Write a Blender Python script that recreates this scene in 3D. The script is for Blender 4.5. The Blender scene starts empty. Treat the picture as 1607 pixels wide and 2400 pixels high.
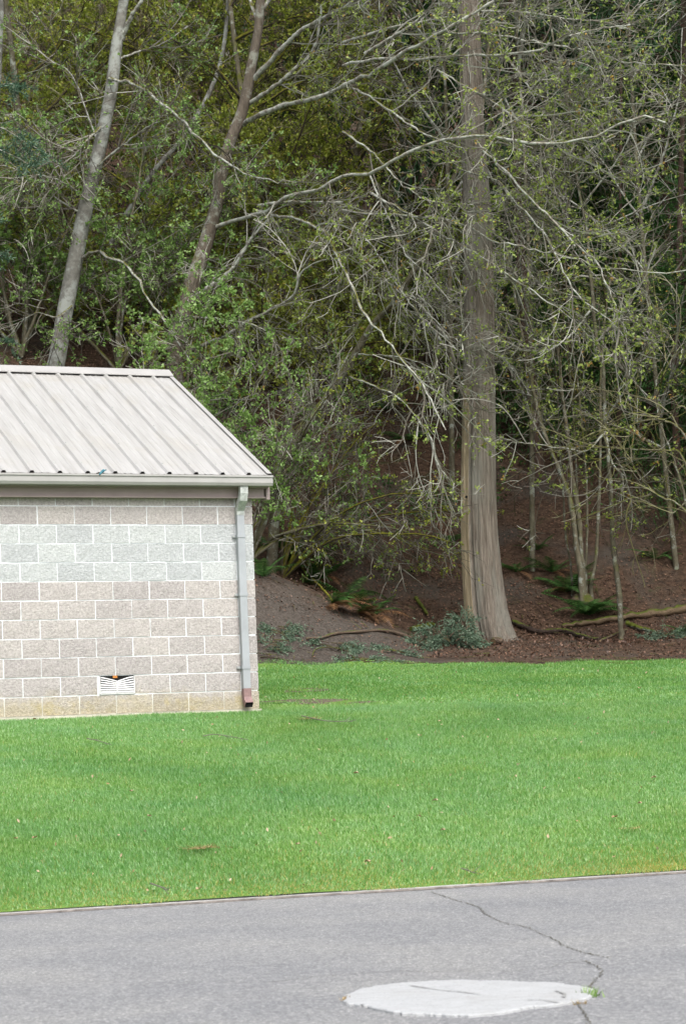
import bpy, math, random
import numpy as np
from mathutils import Matrix, Vector
rng = np.random.default_rng(7)
random.seed(7)
sc = bpy.context.scene
COL = sc.collection
# ------------------------------------------------------------------ camera
F_PX, CX, CY = 5085.0, 803.5, 1200.0                # focal length in photo pixels, photo centre
W = np.array([[0.9991166, -0.04202396, 0.0],
              [0.00449554, 0.10688109, 0.99426165],
              [-0.04178282, -0.99338332, 0.10697559]])   # camera axes (right, down, forward) -> world
cam_d = bpy.data.cameras.new('camera'); cam = bpy.data.objects.new('camera', cam_d); COL.objects.link(cam)
cam_d.sensor_fit = 'VERTICAL'; cam_d.sensor_height = 23.6; cam_d.sensor_width = 15.8
cam_d.lens = 23.6 * F_PX / 2400.0
cam_d.clip_start = 0.1; cam_d.clip_end = 1000
cam_d.dof.use_dof = True; cam_d.dof.focus_distance = 31.0; cam_d.dof.aperture_fstop = 4.5
Rb = np.stack([W[:, 0], -W[:, 1], -W[:, 2]], axis=1)
m = Matrix([[*Rb[i], 0.0] for i in range(3)] + [[0, 0, 0, 1]])
cam.matrix_world = m
sc.camera = cam
# ------------------------------------------------------------------ sky, sun, exposure
SUN_EL, SUN_AZ = math.radians(51), math.radians(160)   # azimuth clockwise from +Y
world = bpy.data.worlds.new('World'); sc.world = world; world.use_nodes = True
nt = world.node_tree; nt.nodes.clear()
sky = nt.nodes.new('ShaderNodeTexSky'); sky.sky_type = 'NISHITA'; sky.sun_disc = False
sky.sun_elevation = SUN_EL; sky.sun_rotation = SUN_AZ; sky.dust_density = 4.0; sky.air_density = 1.0
hs = nt.nodes.new('ShaderNodeHueSaturation'); hs.inputs['Saturation'].default_value = 0.35   # cloud-grey sky
bg = nt.nodes.new('ShaderNodeBackground'); bg.inputs['Strength'].default_value = 0.13
wo = nt.nodes.new('ShaderNodeOutputWorld')
nt.links.new(sky.outputs[0], hs.inputs['Color']); nt.links.new(hs.outputs[0], bg.inputs[0]); nt.links.new(bg.outputs[0], wo.inputs[0])
sun_d = bpy.data.lights.new('sun', 'SUN'); sun = bpy.data.objects.new('sun', sun_d); COL.objects.link(sun)
sun_d.energy = 1.4; sun_d.angle = math.radians(35); sun_d.color = (1.0, 0.965, 0.92)
sdir = Vector((math.sin(SUN_AZ) * math.cos(SUN_EL), math.cos(SUN_AZ) * math.cos(SUN_EL), math.sin(SUN_EL)))
sun.rotation_euler = (-sdir).to_track_quat('-Z', 'Y').to_euler()
vs = sc.view_settings; vs.view_transform = 'Standard'; vs.look = 'None'; vs.gamma = 1.0; vs.exposure = 1.0
vs.use_curve_mapping = False
sc.cycles.max_bounces = 6; sc.cycles.diffuse_bounces = 3; sc.cycles.transmission_bounces = 3; sc.cycles.glossy_bounces = 2
sc.cycles.use_denoising = True
sc.cycles.use_adaptive_sampling = True; sc.cycles.adaptive_threshold = 0.02
# ------------------------------------------------------------------ helpers
K = 1.02487                                            # the view I measured in -> photo pixels
def pv(vx, vy, d):
    r = W @ np.array([(vx * K - CX) / F_PX, (vy * K - CY) / F_PX, 1.0])
    return r * (d / r[1])
def rpx(w, d):                                         # half of a width seen at distance d
    return w * K * 0.5 / F_PX * d
def norm(v):
    return v / (np.linalg.norm(v, axis=-1, keepdims=True) + 1e-9)
def smooth(a, b, x):
    t = np.clip((x - a) / (b - a), 0, 1); return t * t * (3 - 2 * t)
def wnoise(x, y, s=1.0, seed=0):
    """cheap smooth noise from rotated sines, about -1..1"""
    r = np.random.default_rng(100 + seed); o = 0
    for k in range(5):
        a = r.uniform(0, 6.28); f = s * (0.7 + 0.55 * k); p = r.uniform(0, 6.28)
        o = o + np.sin((x * math.cos(a) + y * math.sin(a)) * f + p + 1.3 * np.sin((y * math.cos(a) - x * math.sin(a)) * f * 0.6 + p * 2)) / (1 + 0.5 * k)
    return o / 2.2
class MB:
    """collects vertices / faces / a per-vertex random value, then links ONE mesh object"""
    def __init__(s): s.v = []; s.q = []; s.t = []; s.r = []; s.n = 0
    def add(s, v, quads=None, tris=None, r=None):
        v = np.asarray(v, float).reshape(-1, 3)
        if quads is not None and len(quads): s.q.append(np.asarray(quads, np.int64).reshape(-1, 4) + s.n)
        if tris is not None and len(tris): s.t.append(np.asarray(tris, np.int64).reshape(-1, 3) + s.n)
        s.v.append(v); s.r.append(np.full(len(v), rng.random()) if r is None else np.broadcast_to(np.asarray(r, float), (len(v),)))
        s.n += len(v)
    def mesh(s, name, off=(0, 0, 0), shade_smooth=False):
        V = np.concatenate(s.v) - np.asarray(off); me = bpy.data.meshes.new(name)
        Q = np.concatenate(s.q) if s.q else np.zeros((0, 4), np.int64); T = np.concatenate(s.t) if s.t else np.zeros((0, 3), np.int64)
        me.vertices.add(len(V)); me.vertices.foreach_set('co', V.astype(np.float32).ravel())
        li = np.concatenate([Q.ravel(), T.ravel()]); me.loops.add(len(li)); me.loops.foreach_set('vertex_index', li.astype(np.int32))
        st = np.concatenate([np.arange(len(Q)) * 4, len(Q) * 4 + np.arange(len(T)) * 3])
        me.polygons.add(len(st)); me.polygons.foreach_set('loop_start', st.astype(np.int32))
        me.polygons.foreach_set('use_smooth', np.full(len(st), bool(shade_smooth)))
        me.update(calc_edges=True)
        a = me.attributes.new('rnd', 'FLOAT', 'POINT'); a.data.foreach_set('value', np.concatenate(s.r).astype(np.float32))
        return me
    def obj(s, name, mat, parent=None, off=(0, 0, 0), shade_smooth=False, kind=None):
        me = s.mesh(name, off, shade_smooth); return link(name, me, mat, parent, kind)
def link(name, me, mat=None, parent=None, kind=None):
    o = bpy.data.objects.new(name, me); COL.objects.link(o)
    if mat is not None and len(me.materials) == 0: me.materials.append(mat)
    if parent is not None: o.parent = parent
    if kind: o['kind'] = kind
    return o
def tag(o, label, cat, group=None):
    o['label'] = label; o['category'] = cat
    if group: o['group'] = group
    return o
def thing(name, label, cat, loc=(0, 0, 0), rz=0.0, group=None):
    o = bpy.data.objects.new(name, None); COL.objects.link(o); o.location = Vector([float(q) for q in loc]); o.rotation_euler = (0, 0, rz)
    o.empty_display_size = 0.2
    return tag(o, label, cat, group)
def copy_thing(root, loc, rz, scale, label, group=None):
    def cp(o, par):
        c = o.copy(); COL.objects.link(c); c.parent = par
        for ch in list(o.children): cp(ch, c)
        return c
    r = cp(root, None); r.location = Vector([float(q) for q in loc]); r.rotation_euler = (0, 0, rz); r.scale = (scale,) * 3 if np.isscalar(scale) else scale
    r['label'] = label
    if group: r['group'] = group
    return r
def box(mb, x0, x1, y0, y1, z0, z1, r=None):
    v = [(x, y, z) for z in (z0, z1) for y in (y0, y1) for x in (x0, x1)]
    mb.add(v, quads=[(0, 2, 3, 1), (4, 5, 7, 6), (0, 1, 5, 4), (2, 6, 7, 3), (0, 4, 6, 2), (1, 3, 7, 5)], r=r)
def tubes(mb, P, Rr, k=4, r=None, cap=False):
    """P (N,S,3) paths, Rr (N,S) radii"""
    N, S, _ = P.shape
    T = np.gradient(P, axis=1); T = norm(T)
    ref = norm(np.array([0.31, 0.22, 0.41]) + 0 * T)
    ref = np.where(np.abs((T * ref).sum(-1, keepdims=True)) > 0.9, np.array([0.9, -0.3, 0.1]), ref)
    U = norm(np.cross(T, ref)); Vv = np.cross(T, U)
    a = np.arange(k) / k * 2 * np.pi
    ring = P[:, :, None, :] + Rr[:, :, None, None] * (np.cos(a)[None, None, :, None] * U[:, :, None, :] + np.sin(a)[None, None, :, None] * Vv[:, :, None, :])
    idx = np.arange(N * S * k).reshape(N, S, k)
    i0 = idx[:, :-1]; i1 = idx[:, 1:]
    Q = np.stack([i0, np.roll(i0, -1, 2), np.roll(i1, -1, 2), i1], -1).reshape(-1, 4)
    rr = np.repeat(rng.random(N) if r is None else np.broadcast_to(r, (N,)), S * k)
    mb.add(ring.reshape(-1, 3), quads=Q, r=rr)
def cat_rom(pts, n):
    p = np.asarray(pts, float); p = np.vstack([2 * p[0] - p[1], p, 2 * p[-1] - p[-2]]); m_ = len(p) - 3
    u = np.linspace(0, m_, n); i = np.minimum(u.astype(int), m_ - 1); t = (u - i)[:, None]
    a, b, c, d = p[i], p[i + 1], p[i + 2], p[i + 3]
    return 0.5 * (2 * b + (c - a) * t + (2 * a - 5 * b + 4 * c - d) * t * t + (3 * b - a - 3 * c + d) * t ** 3)
def grow(P, n, L, ang, S=5, bend=0.6, wob=0.25, t0=0.1, t1=1.0, trop=(0, 0, 0), flat=0.0, shrink=0.5, bias=(0, 0, 0)):
    """children of every path in P: (M,S,3)"""
    N, S0, _ = P.shape
    idx = np.repeat(np.arange(N), n); M = len(idx)
    t = rng.uniform(t0, t1, M); f = t * (S0 - 1); i = np.minimum(f.astype(int), S0 - 2); w = (f - i)[:, None]
    pos = P[idx, i] * (1 - w) + P[idx, i + 1] * w
    tan = norm(P[idx, i + 1] - P[idx, i])
    rv = rng.normal(size=(M, 3)); rv[:, 2] *= (1 - flat); rv += np.asarray(bias); rv = norm(rv - (rv * tan).sum(1, keepdims=True) * tan)
    a = rng.uniform(ang[0], ang[1], M)[:, None]
    d = np.cos(a) * tan + np.sin(a) * rv
    ln = (rng.uniform(L[0], L[1], M) * (1 - shrink * t))[:, None]; ds = ln / (S - 1)
    bv = rng.normal(size=(M, 3)) * bend; tr = np.asarray(trop, float)
    out = [pos]
    for _ in range(S - 1):
        d = norm(d + (bv + tr) * ds + rng.normal(size=(M, 3)) * wob * np.sqrt(ds)); out.append(out[-1] + d * ds)
    return np.stack(out, 1)
def taper(M, S, r0, r1):
    return np.broadcast_to(np.linspace(r0, r1, S), (M, S)) * rng.uniform(0.75, 1.25, (M, 1))
def leaves(mb, pos, size, d=None, aspect=0.55, spread=1.0, r=None, up=0.35):
    M = len(pos); a = norm(rng.normal(size=(M, 3)) * spread + (0 if d is None else d)); nrm = norm(rng.normal(size=(M, 3)) + np.array([0, 0, up]))
    b = norm(np.cross(a, nrm)); s = (rng.uniform(size[0], size[1], M))[:, None]
    v = np.stack([pos, pos + a * s * 0.5 + b * s * aspect * 0.5, pos + a * s, pos + a * s * 0.5 - b * s * aspect * 0.5], 1)
    q = np.arange(M * 4).reshape(M, 4)
    mb.add(v.reshape(-1, 3), quads=q, r=np.repeat(rng.random(M) if r is None else r, 4))
def along(P, n, t0=0.2, t1=1.0):
    N, S, _ = P.shape; idx = np.repeat(np.arange(N), n); t = rng.uniform(t0, t1, len(idx)) * (S - 1); i = np.minimum(t.astype(int), S - 2); w = (t - i)[:, None]
    return P[idx, i] * (1 - w) + P[idx, i + 1] * w, norm(P[idx, i + 1] - P[idx, i])
# ------------------------------------------------------------------ materials
def mat(name, rough=0.9, spec=0.2):
    m_ = bpy.data.materials.new(name); m_.use_nodes = True; n = m_.node_tree.nodes; b = n['Principled BSDF']
    b.inputs['Roughness'].default_value = rough; b.inputs['Specular IOR Level'].default_value = spec
    return m_, m_.node_tree, b
def nd(t, typ, **kw):
    n = t.nodes.new(typ)
    for k_, v_ in kw.items():
        if k_.startswith('i_'): n.inputs[k_[2:].replace('_', ' ')].default_value = v_
        else: setattr(n, k_, v_)
    return n
def lk(t, a, b): t.links.new(a, b)
def ramp(t, fac, stops):
    n = t.nodes.new('ShaderNodeValToRGB'); e = n.color_ramp.elements
    while len(e) < len(stops): e.new(0.5)
    for el, (p, c) in zip(e, stops): el.position = p; el.color = (*c, 1)
    lk(t, fac, n.inputs[0]); return n.outputs[0]
def noise(t, vec, scale, detail=4, rough=0.6, dist=0.0):
    n = nd(t, 'ShaderNodeTexNoise', i_Scale=scale, i_Detail=detail, i_Roughness=rough, i_Distortion=dist)
    if vec is not None: lk(t, vec, n.inputs['Vector'])
    return n.outputs['Fac']
def mixc(t, fac, a, b, blend='MIX'):
    n = t.nodes.new('ShaderNodeMix'); n.data_type = 'RGBA'; n.blend_type = blend
    for sock, val in ((n.inputs[0], fac), (n.inputs[6], a), (n.inputs[7], b)):
        if hasattr(val, 'links'): lk(t, val, sock)
        elif np.isscalar(val): sock.default_value = val
        else: sock.default_value = (*val, 1)
    return n.outputs[2]
def mapping(t, src, scale):
    n = nd(t, 'ShaderNodeMapping'); n.inputs['Scale'].default_value = scale; lk(t, src, n.inputs[0]); return n.outputs[0]
def bump(t, b, h, strength=0.5, dist=0.01):
    n = nd(t, 'ShaderNodeBump', i_Strength=strength, i_Distance=dist); lk(t, h, n.inputs['Height']); lk(t, n.outputs[0], b.inputs['Normal'])
def obc(t): return nd(t, 'ShaderNodeTexCoord').outputs['Object']
def mth(t, op, a, b=0.0, c=None):
    n = nd(t, 'ShaderNodeMath', operation=op)
    for k_, v_ in enumerate((a, b) if c is None else (a, b, c)):
        if hasattr(v_, 'links'): lk(t, v_, n.inputs[k_])
        else: n.inputs[k_].default_value = v_
    return n.outputs[0]

def m_simple(name, c, rough=0.7, spec=0.3, metal=0.0, var=0.0, sc_=20.0):
    m_, t, b = mat(name, rough, spec); b.inputs['Metallic'].default_value = metal
    if var:
        f = noise(t, obc(t), sc_, 5); lk(t, ramp(t, f, [(0.3, [q * (1 - var) for q in c]), (0.7, [min(1, q * (1 + var)) for q in c])]), b.inputs['Base Color'])
    else: b.inputs['Base Color'].default_value = (*c, 1)
    return m_
def m_leaf(name, stops, trans=0.35, rough=0.6, spatial=0.0):
    m_ = bpy.data.materials.new(name); m_.use_nodes = True; t = m_.node_tree; t.nodes.clear()
    at = nd(t, 'ShaderNodeAttribute', attribute_name='rnd'); f = at.outputs['Fac']
    if spatial:
        ns = noise(t, obc(t), 0.9, 3); f = mth(t, 'ADD', mth(t, 'MULTIPLY', f, 1 - spatial), mth(t, 'MULTIPLY', mth(t, 'MULTIPLY_ADD', ns, 2.2, -0.6), spatial))
    c = ramp(t, f, stops)
    d = nd(t, 'ShaderNodeBsdfDiffuse'); tr = nd(t, 'ShaderNodeBsdfTranslucent'); g = nd(t, 'ShaderNodeBsdfGlossy', i_Roughness=0.5)
    mx = nd(t, 'ShaderNodeMixShader', i_Fac=trans); mg = nd(t, 'ShaderNodeMixShader', i_Fac=0.03); o = nd(t, 'ShaderNodeOutputMaterial')
    lk(t, c, d.inputs[0]); lk(t, c, tr.inputs[0]); lk(t, d.outputs[0], mx.inputs[1]); lk(t, tr.outputs[0], mx.inputs[2])
    lk(t, mx.outputs[0], mg.inputs[1]); lk(t, g.outputs[0], mg.inputs[2]); lk(t, mg.outputs[0], o.inputs[0])
    return m_
def m_bark(name, dark, light, lichen=None, lich_amt=0.5, moss=None, moss_amt=0.0, vscale=(9, 9, 2), bstr=0.6, lich_scale=7.0):
    m_, t, b = mat(name, 0.92, 0.15); oc = obc(t)
    f = noise(t, mapping(t, oc, vscale), 2.0, 6, 0.65); c = ramp(t, f, [(0.3, dark), (0.7, light)])
    at = nd(t, 'ShaderNodeAttribute', attribute_name='rnd').outputs['Fac']
    c = mixc(t, 1.0, c, ramp(t, at, [(0, (0.75, 0.75, 0.75)), (1, (1.15, 1.12, 1.1))]), 'MULTIPLY')
    if lichen:
        l = noise(t, oc, lich_scale, 5, 0.7); k_ = ramp(t, l, [(max(0, 0.62 - lich_amt * 0.3), (0, 0, 0)), (0.72 - lich_amt * 0.3, (1, 1, 1))]); c = mixc(t, k_, c, lichen)
    if moss:
        g = nd(t, 'ShaderNodeNewGeometry'); s = nd(t, 'ShaderNodeSeparateXYZ'); lk(t, g.outputs['Normal'], s.inputs[0])
        mm = mth(t, 'MULTIPLY_ADD', s.outputs[2], 0.35, noise(t, oc, 3.0, 4)); k_ = ramp(t, mm, [(0.75 - moss_amt * 0.5, (0, 0, 0)), (0.9 - moss_amt * 0.5, (1, 1, 1))])
        mc = ramp(t, noise(t, oc, 12, 3), [(0.3, [q * 0.6 for q in moss]), (0.7, moss)]); c = mixc(t, k_, c, mc)
    lk(t, c, b.inputs['Base Color']); bump(t, b, f, bstr, 0.03)
    return m_
M = {}
def build_materials():
    # asphalt
    m_, t, b = mat('asphalt', 0.88, 0.25); oc = obc(t)
    v = nd(t, 'ShaderNodeTexVoronoi', i_Scale=95.0); lk(t, oc, v.inputs['Vector'])
    sp = nd(t, 'ShaderNodeSeparateColor'); lk(t, v.outputs['Color'], sp.inputs[0])
    stones = ramp(t, sp.outputs[0], [(0.0, (0.14, 0.14, 0.145)), (0.45, (0.185, 0.187, 0.192)), (0.8, (0.21, 0.211, 0.213)), (1.0, (0.33, 0.328, 0.32))])
    big = ramp(t, noise(t, oc, 0.9, 5, 0.55), [(0.25, (0.98, 0.995, 1.03)), (0.5, (1.16, 1.165, 1.17)), (0.75, (1.34, 1.33, 1.29))])
    mid = ramp(t, noise(t, oc, 14, 4, 0.7), [(0.3, (0.88, 0.88, 0.88)), (0.7, (1.1, 1.1, 1.1))])
    c = mixc(t, 1.0, mixc(t, 1.0, stones, big, 'MULTIPLY'), mid, 'MULTIPLY'); lk(t, c, b.inputs['Base Color'])
    bump(t, b, v.outputs['Distance'], 0.5, 0.004); M['asphalt'] = m_
    # lawn soil
    m_, t, b = mat('lawn_soil', 0.95, 0.1); oc = obc(t)
    c = ramp(t, noise(t, oc, 22, 5, 0.7), [(0.35, (0.09, 0.15, 0.035)), (0.65, (0.15, 0.26, 0.055))]); lk(t, c, b.inputs['Base Color'])
    M['lawn'] = m_
    M['soil'] = m_simple('soil', (0.13, 0.105, 0.08), 0.95, 0.1, var=0.45, sc_=30)
    # grass blades: tint from place and from each blade
    m_ = bpy.data.materials.new('grass_blade'); m_.use_nodes = True; t = m_.node_tree; t.nodes.clear()
    at = nd(t, 'ShaderNodeAttribute', attribute_name='rnd').outputs['Fac']; oc = obc(t)
    base = ramp(t, at, [(0.0, (0.085, 0.235, 0.038)), (0.35, (0.16, 0.36, 0.088)), (0.72, (0.255, 0.455, 0.17)), (0.9, (0.38, 0.555, 0.295)), (0.93, (0.36, 0.36, 0.08)), (1.0, (0.50, 0.42, 0.2))])
    pl = noise(t, mapping(t, oc, (0.55, 0.8, 0.5)), 1.6, 4, 0.65)
    tint = ramp(t, pl, [(0.25, (0.85, 0.95, 1.0)), (0.5, (1.0, 1.0, 0.9)), (0.75, (1.18, 1.04, 0.72))])
    c = mixc(t, 1.0, base, tint, 'MULTIPLY')
    d = nd(t, 'ShaderNodeBsdfDiffuse'); tr = nd(t, 'ShaderNodeBsdfTranslucent'); g = nd(t, 'ShaderNodeBsdfGlossy', i_Roughness=0.42)
    mx = nd(t, 'ShaderNodeMixShader', i_Fac=0.35); mg = nd(t, 'ShaderNodeMixShader', i_Fac=0.05); o = nd(t, 'ShaderNodeOutputMaterial')
    lk(t, c, d.inputs[0]); lk(t, c, tr.inputs[0]); lk(t, d.outputs[0], mx.inputs[1]); lk(t, tr.outputs[0], mx.inputs[2]); lk(t, mx.outputs[0], mg.inputs[1]); lk(t, g.outputs[0], mg.inputs[2]); lk(t, mg.outputs[0], o.inputs[0])
    M['grass'] = m_
    # forest floor
    m_, t, b = mat('forest_floor', 0.95, 0.1); oc = obc(t)
    c = ramp(t, noise(t, oc, 9, 8, 0.75), [(0.3, (0.026, 0.018, 0.013)), (0.5, (0.08, 0.051, 0.035)), (0.72, (0.155, 0.098, 0.066))])
    c = mixc(t, ramp(t, noise(t, oc, 0.7, 5, 0.6), [(0.5, (0, 0, 0)), (0.66, (0.75, 0.75, 0.75))]), c, (0.075, 0.068, 0.058))
    c = mixc(t, ramp(t, noise(t, oc, 1.3, 6, 0.7), [(0.58, (0, 0, 0)), (0.68, (0.8, 0.8, 0.8))]), c, (0.045, 0.06, 0.02))
    sx_ = nd(t, 'ShaderNodeSeparateXYZ'); lk(t, oc, sx_.inputs[0]); wob_ = noise(t, oc, 1.8, 5, 0.65)      # grey-brown tipped soil of the low mound and the strip by the lawn
    my = ramp(t, mth(t, 'MULTIPLY_ADD', wob_, 0.10, mth(t, 'MULTIPLY_ADD', sx_.outputs[1], 0.1, -3.1)), [(0.33, (1, 1, 1)), (0.46, (0, 0, 0))]); mx_ = ramp(t, mth(t, 'MULTIPLY_ADD', wob_, 0.2, mth(t, 'MULTIPLY_ADD', sx_.outputs[0], 0.15, 0.4)), [(0.55, (1, 1, 1)), (0.8, (0.25, 0.25, 0.25))])
    soil_ = ramp(t, noise(t, oc, 26, 7, 0.75), [(0.3, (0.032, 0.027, 0.023)), (0.5, (0.08, 0.068, 0.058)), (0.72, (0.16, 0.138, 0.118))]); c = mixc(t, mixc(t, 1.0, my, mx_, 'MULTIPLY'), c, soil_)
    lk(t, c, b.inputs['Base Color']); bump(t, b, noise(t, oc, 14, 6, 0.7), 0.9, 0.06); M['floor'] = m_
    # split-face concrete blocks (pink-beige and pale grey), stained near the ground
    for nm, c0, c1, c2 in (('block_beige', (0.31, 0.284, 0.275), (0.495, 0.463, 0.452), (0.69, 0.656, 0.642)), ('block_grey', (0.365, 0.383, 0.39), (0.53, 0.555, 0.565), (0.70, 0.722, 0.725))):
        m_, t, b = mat(nm, 0.95, 0.1); oi = nd(t, 'ShaderNodeObjectInfo'); g = nd(t, 'ShaderNodeNewGeometry').outputs['Position']
        f = noise(t, g, 42, 7, 0.75); c = ramp(t, f, [(0.28, c0), (0.5, c1), (0.74, c2)])
        c = mixc(t, 1.0, c, ramp(t, oi.outputs['Random'], [(0, (0.91, 0.90, 0.905)), (0.5, (1, 0.99, 0.98)), (1, (1.06, 1.05, 1.03))]), 'MULTIPLY')
        s = nd(t, 'ShaderNodeSeparateXYZ'); lk(t, g, s.inputs[0])
        h = mth(t, 'SUBTRACT', 0.82, s.outputs[2])                       # damp stains in the lowest courses
        ln = noise(t, g, 4.5, 6, 0.7)
        k1 = ramp(t, mth(t, 'MULTIPLY_ADD', h, 1.1, mth(t, 'MULTIPLY', ln, 0.55)), [(0.42, (0, 0, 0)), (0.62, (0.75, 0.75, 0.75))]); c = mixc(t, k1, c, mixc(t, 1.0, c, (0.92, 0.86, 0.62), 'MULTIPLY'))
        yl = noise(t, g, 3.2, 7, 0.72); k2 = ramp(t, mth(t, 'MULTIPLY', mth(t, 'MULTIPLY_ADD', yl, 1.5, -0.3), ramp(t, h, [(0.12, (0, 0, 0)), (0.24, (1, 1, 1))])), [(0.5, (0, 0, 0)), (0.72, (0.5, 0.5, 0.5))]); c = mixc(t, k2, c, (0.52, 0.42, 0.17))
        lk(t, c, b.inputs['Base Color']); bump(t, b, noise(t, g, 48, 7, 0.75), 1.0, 0.022); M[nm] = m_
    m_, t, b = mat('mortar', 0.95, 0.1); g = nd(t, 'ShaderNodeNewGeometry').outputs['Position']
    c = ramp(t, noise(t, g, 60, 4), [(0.3, (0.74, 0.78, 0.80)), (0.7, (0.86, 0.89, 0.90))]); s = nd(t, 'ShaderNodeSeparateXYZ'); lk(t, g, s.inputs[0])
    c = mixc(t, ramp(t, s.outputs[2], [(0.50, (0.7, 0.7, 0.7)), (0.68, (0, 0, 0))]), c, (0.50, 0.46, 0.34)); lk(t, c, b.inputs['Base Color']); M['mortar'] = m_
    # painted metal roof
    m_, t, b = mat('roof_metal', 0.5, 0.4); oc = obc(t)
    st = noise(t, mapping(t, oc, (9, 0.7, 0.7)), 2.0, 5, 0.6); c = ramp(t, st, [(0.3, (0.31, 0.303, 0.29)), (0.7, (0.40, 0.396, 0.386))])
    c = mixc(t, ramp(t, noise(t, oc, 1.6, 5, 0.65), [(0.52, (0, 0, 0)), (0.72, (0.5, 0.5, 0.5))]), c, (0.335, 0.312, 0.265)); lk(t, c, b.inputs['Base Color']); M['roof'] = m_
    M['gutter'] = m_simple('gutter_metal', (0.36, 0.352, 0.34), 0.45, 0.4, var=0.1, sc_=3)
    M['trim'] = m_simple('trim_brown', (0.335, 0.27, 0.26), 0.6, 0.3, var=0.1, sc_=4)
    M['spout'] = m_simple('downspout_grey', (0.335, 0.355, 0.375), 0.42, 0.4, var=0.08, sc_=5)
    M['galv'] = m_simple('worn_galvanised', (0.42, 0.44, 0.42), 0.55, 0.4, var=0.35, sc_=25)
    M['shoe'] = m_simple('spout_shoe', (0.235, 0.15, 0.145), 0.6, 0.3, var=0.25, sc_=18)
    M['black'] = m_simple('void_shade_black', (0.012, 0.012, 0.012), 0.9, 0.1)  # black colour standing in for the shade inside holes
    M['white_metal'] = m_simple('white_vent', (0.62, 0.62, 0.62), 0.5, 0.3)
    M['orange'] = m_simple('rust_orange', (0.50, 0.2, 0.05), 0.8, 0.2, var=0.2)
    M['teal'] = m_simple('teal_plastic', (0.02, 0.15, 0.2), 0.5, 0.4, var=0.3, sc_=40)
    M['concrete'] = m_simple('footing', (0.52, 0.49, 0.41), 0.95, 0.1, var=0.2, sc_=20)
    # white patch
    m_, t, b = mat('white_patch', 0.9, 0.15); oc = obc(t)
    c = ramp(t, noise(t, mapping(t, oc, (6, 26, 6)), 1.0, 6, 0.7), [(0.26, (0.27, 0.273, 0.276)), (0.38, (0.375, 0.383, 0.39)), (0.7, (0.445, 0.453, 0.461))]); c = mixc(t, ramp(t, noise(t, oc, 60, 4, 0.7), [(0.52, (0, 0, 0)), (0.66, (0.6, 0.6, 0.6))]), c, (0.25, 0.25, 0.25)); c = mixc(t, ramp(t, noise(t, oc, 3.5, 5, 0.65), [(0.5, (0, 0, 0)), (0.75, (0.45, 0.45, 0.45))]), c, (0.29, 0.285, 0.27))
    lk(t, c, b.inputs['Base Color']); bump(t, b, noise(t, oc, 40, 4), 0.3, 0.004); M['patch'] = m_
    M['crack'] = m_simple('crack_dark', (0.12, 0.115, 0.095), 0.95, 0.1, var=0.5, sc_=9)
    M['crack_pale'] = m_simple('crack_faint', (0.155, 0.153, 0.143), 0.95, 0.1, var=0.4, sc_=9)
    M['hair'] = m_simple('hairline', (0.27, 0.27, 0.265), 0.95, 0.1, var=0.3, sc_=20)
    M['edging'] = m_simple('edging_board', (0.38, 0.375, 0.36), 0.95, 0.1, var=0.3, sc_=14)
    M['edging_side'] = m_simple('edging_rust', (0.2, 0.18, 0.165), 0.95, 0.1, var=0.5, sc_=10)
    # barks
    M['cedar'] = cedar_mat()
    M['alder'] = m_bark('alder_bark', (0.11, 0.108, 0.095), (0.24, 0.238, 0.215), (0.29, 0.305, 0.28), 0.5, (0.17, 0.17, 0.03), 0.12, (4, 4, 5), 0.4, 3.0)
    M['maple'] = m_bark('maple_bark', (0.075, 0.062, 0.048), (0.17, 0.145, 0.115), (0.25, 0.255, 0.215), 0.3, (0.14, 0.14, 0.02), 0.25, (8, 8, 2.5), 0.7, 3.5)
    M['limb'] = m_bark('lichen_limb_bark', (0.14, 0.127, 0.105), (0.29, 0.27, 0.235), (0.40, 0.415, 0.37), 0.6, (0.12, 0.12, 0.025), 0.2, (6, 6, 6), 0.6, 9.0)
    M['mossy'] = m_bark('mossy_limb_bark', (0.06, 0.05, 0.035), (0.13, 0.11, 0.08), None, 0, (0.16, 0.155, 0.02), 0.75, (6, 6, 6), 0.8)
    M['dark_bark'] = m_bark('dark_conifer_bark', (0.05, 0.035, 0.028), (0.13, 0.09, 0.07), None, 0, (0.07, 0.09, 0.02), 0.1, (14, 14, 1.2), 0.8)  # dark reddish-brown bark colour
    M['stem'] = m_bark('vine_maple_bark', (0.085, 0.075, 0.05), (0.19, 0.175, 0.125), (0.32, 0.34, 0.30), 0.3, (0.13, 0.14, 0.025), 0.4, (7, 7, 3), 0.5, 6.0)
    M['wood'] = m_bark('fallen_wood', (0.07, 0.05, 0.038), (0.16, 0.12, 0.088), None, 0, (0.09, 0.11, 0.02), 0.12, (5, 20, 20), 0.7)
    M['logwood'] = m_bark('old_log', (0.10, 0.07, 0.045), (0.22, 0.165, 0.105), None, 0, (0.09, 0.11, 0.02), 0.3, (2, 18, 18), 0.7)
    M['darkwood'] = m_bark('wet_wood', (0.02, 0.015, 0.012), (0.07, 0.05, 0.04), None, 0, (0.09, 0.11, 0.02), 0.12, (5, 20, 20), 0.7)
    M['cut'] = m_simple('cut_wood', (0.22, 0.15, 0.09), 0.9, 0.1, var=0.4, sc_=25)
    M['moss'] = m_simple('moss', (0.075, 0.088, 0.02), 0.98, 0.05, var=0.5, sc_=14)
    M['rock'] = m_bark('mossy_root', (0.06, 0.055, 0.045), (0.22, 0.21, 0.18), None, 0, (0.11, 0.13, 0.02), 0.6, (9, 9, 9), 1.0)
    M['twig'] = m_leaf('twig_bark', [(0, (0.055, 0.047, 0.035)), (0.45, (0.125, 0.113, 0.088)), (0.8, (0.22, 0.212, 0.175)), (1, (0.36, 0.365, 0.315))], 0.0)
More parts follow.
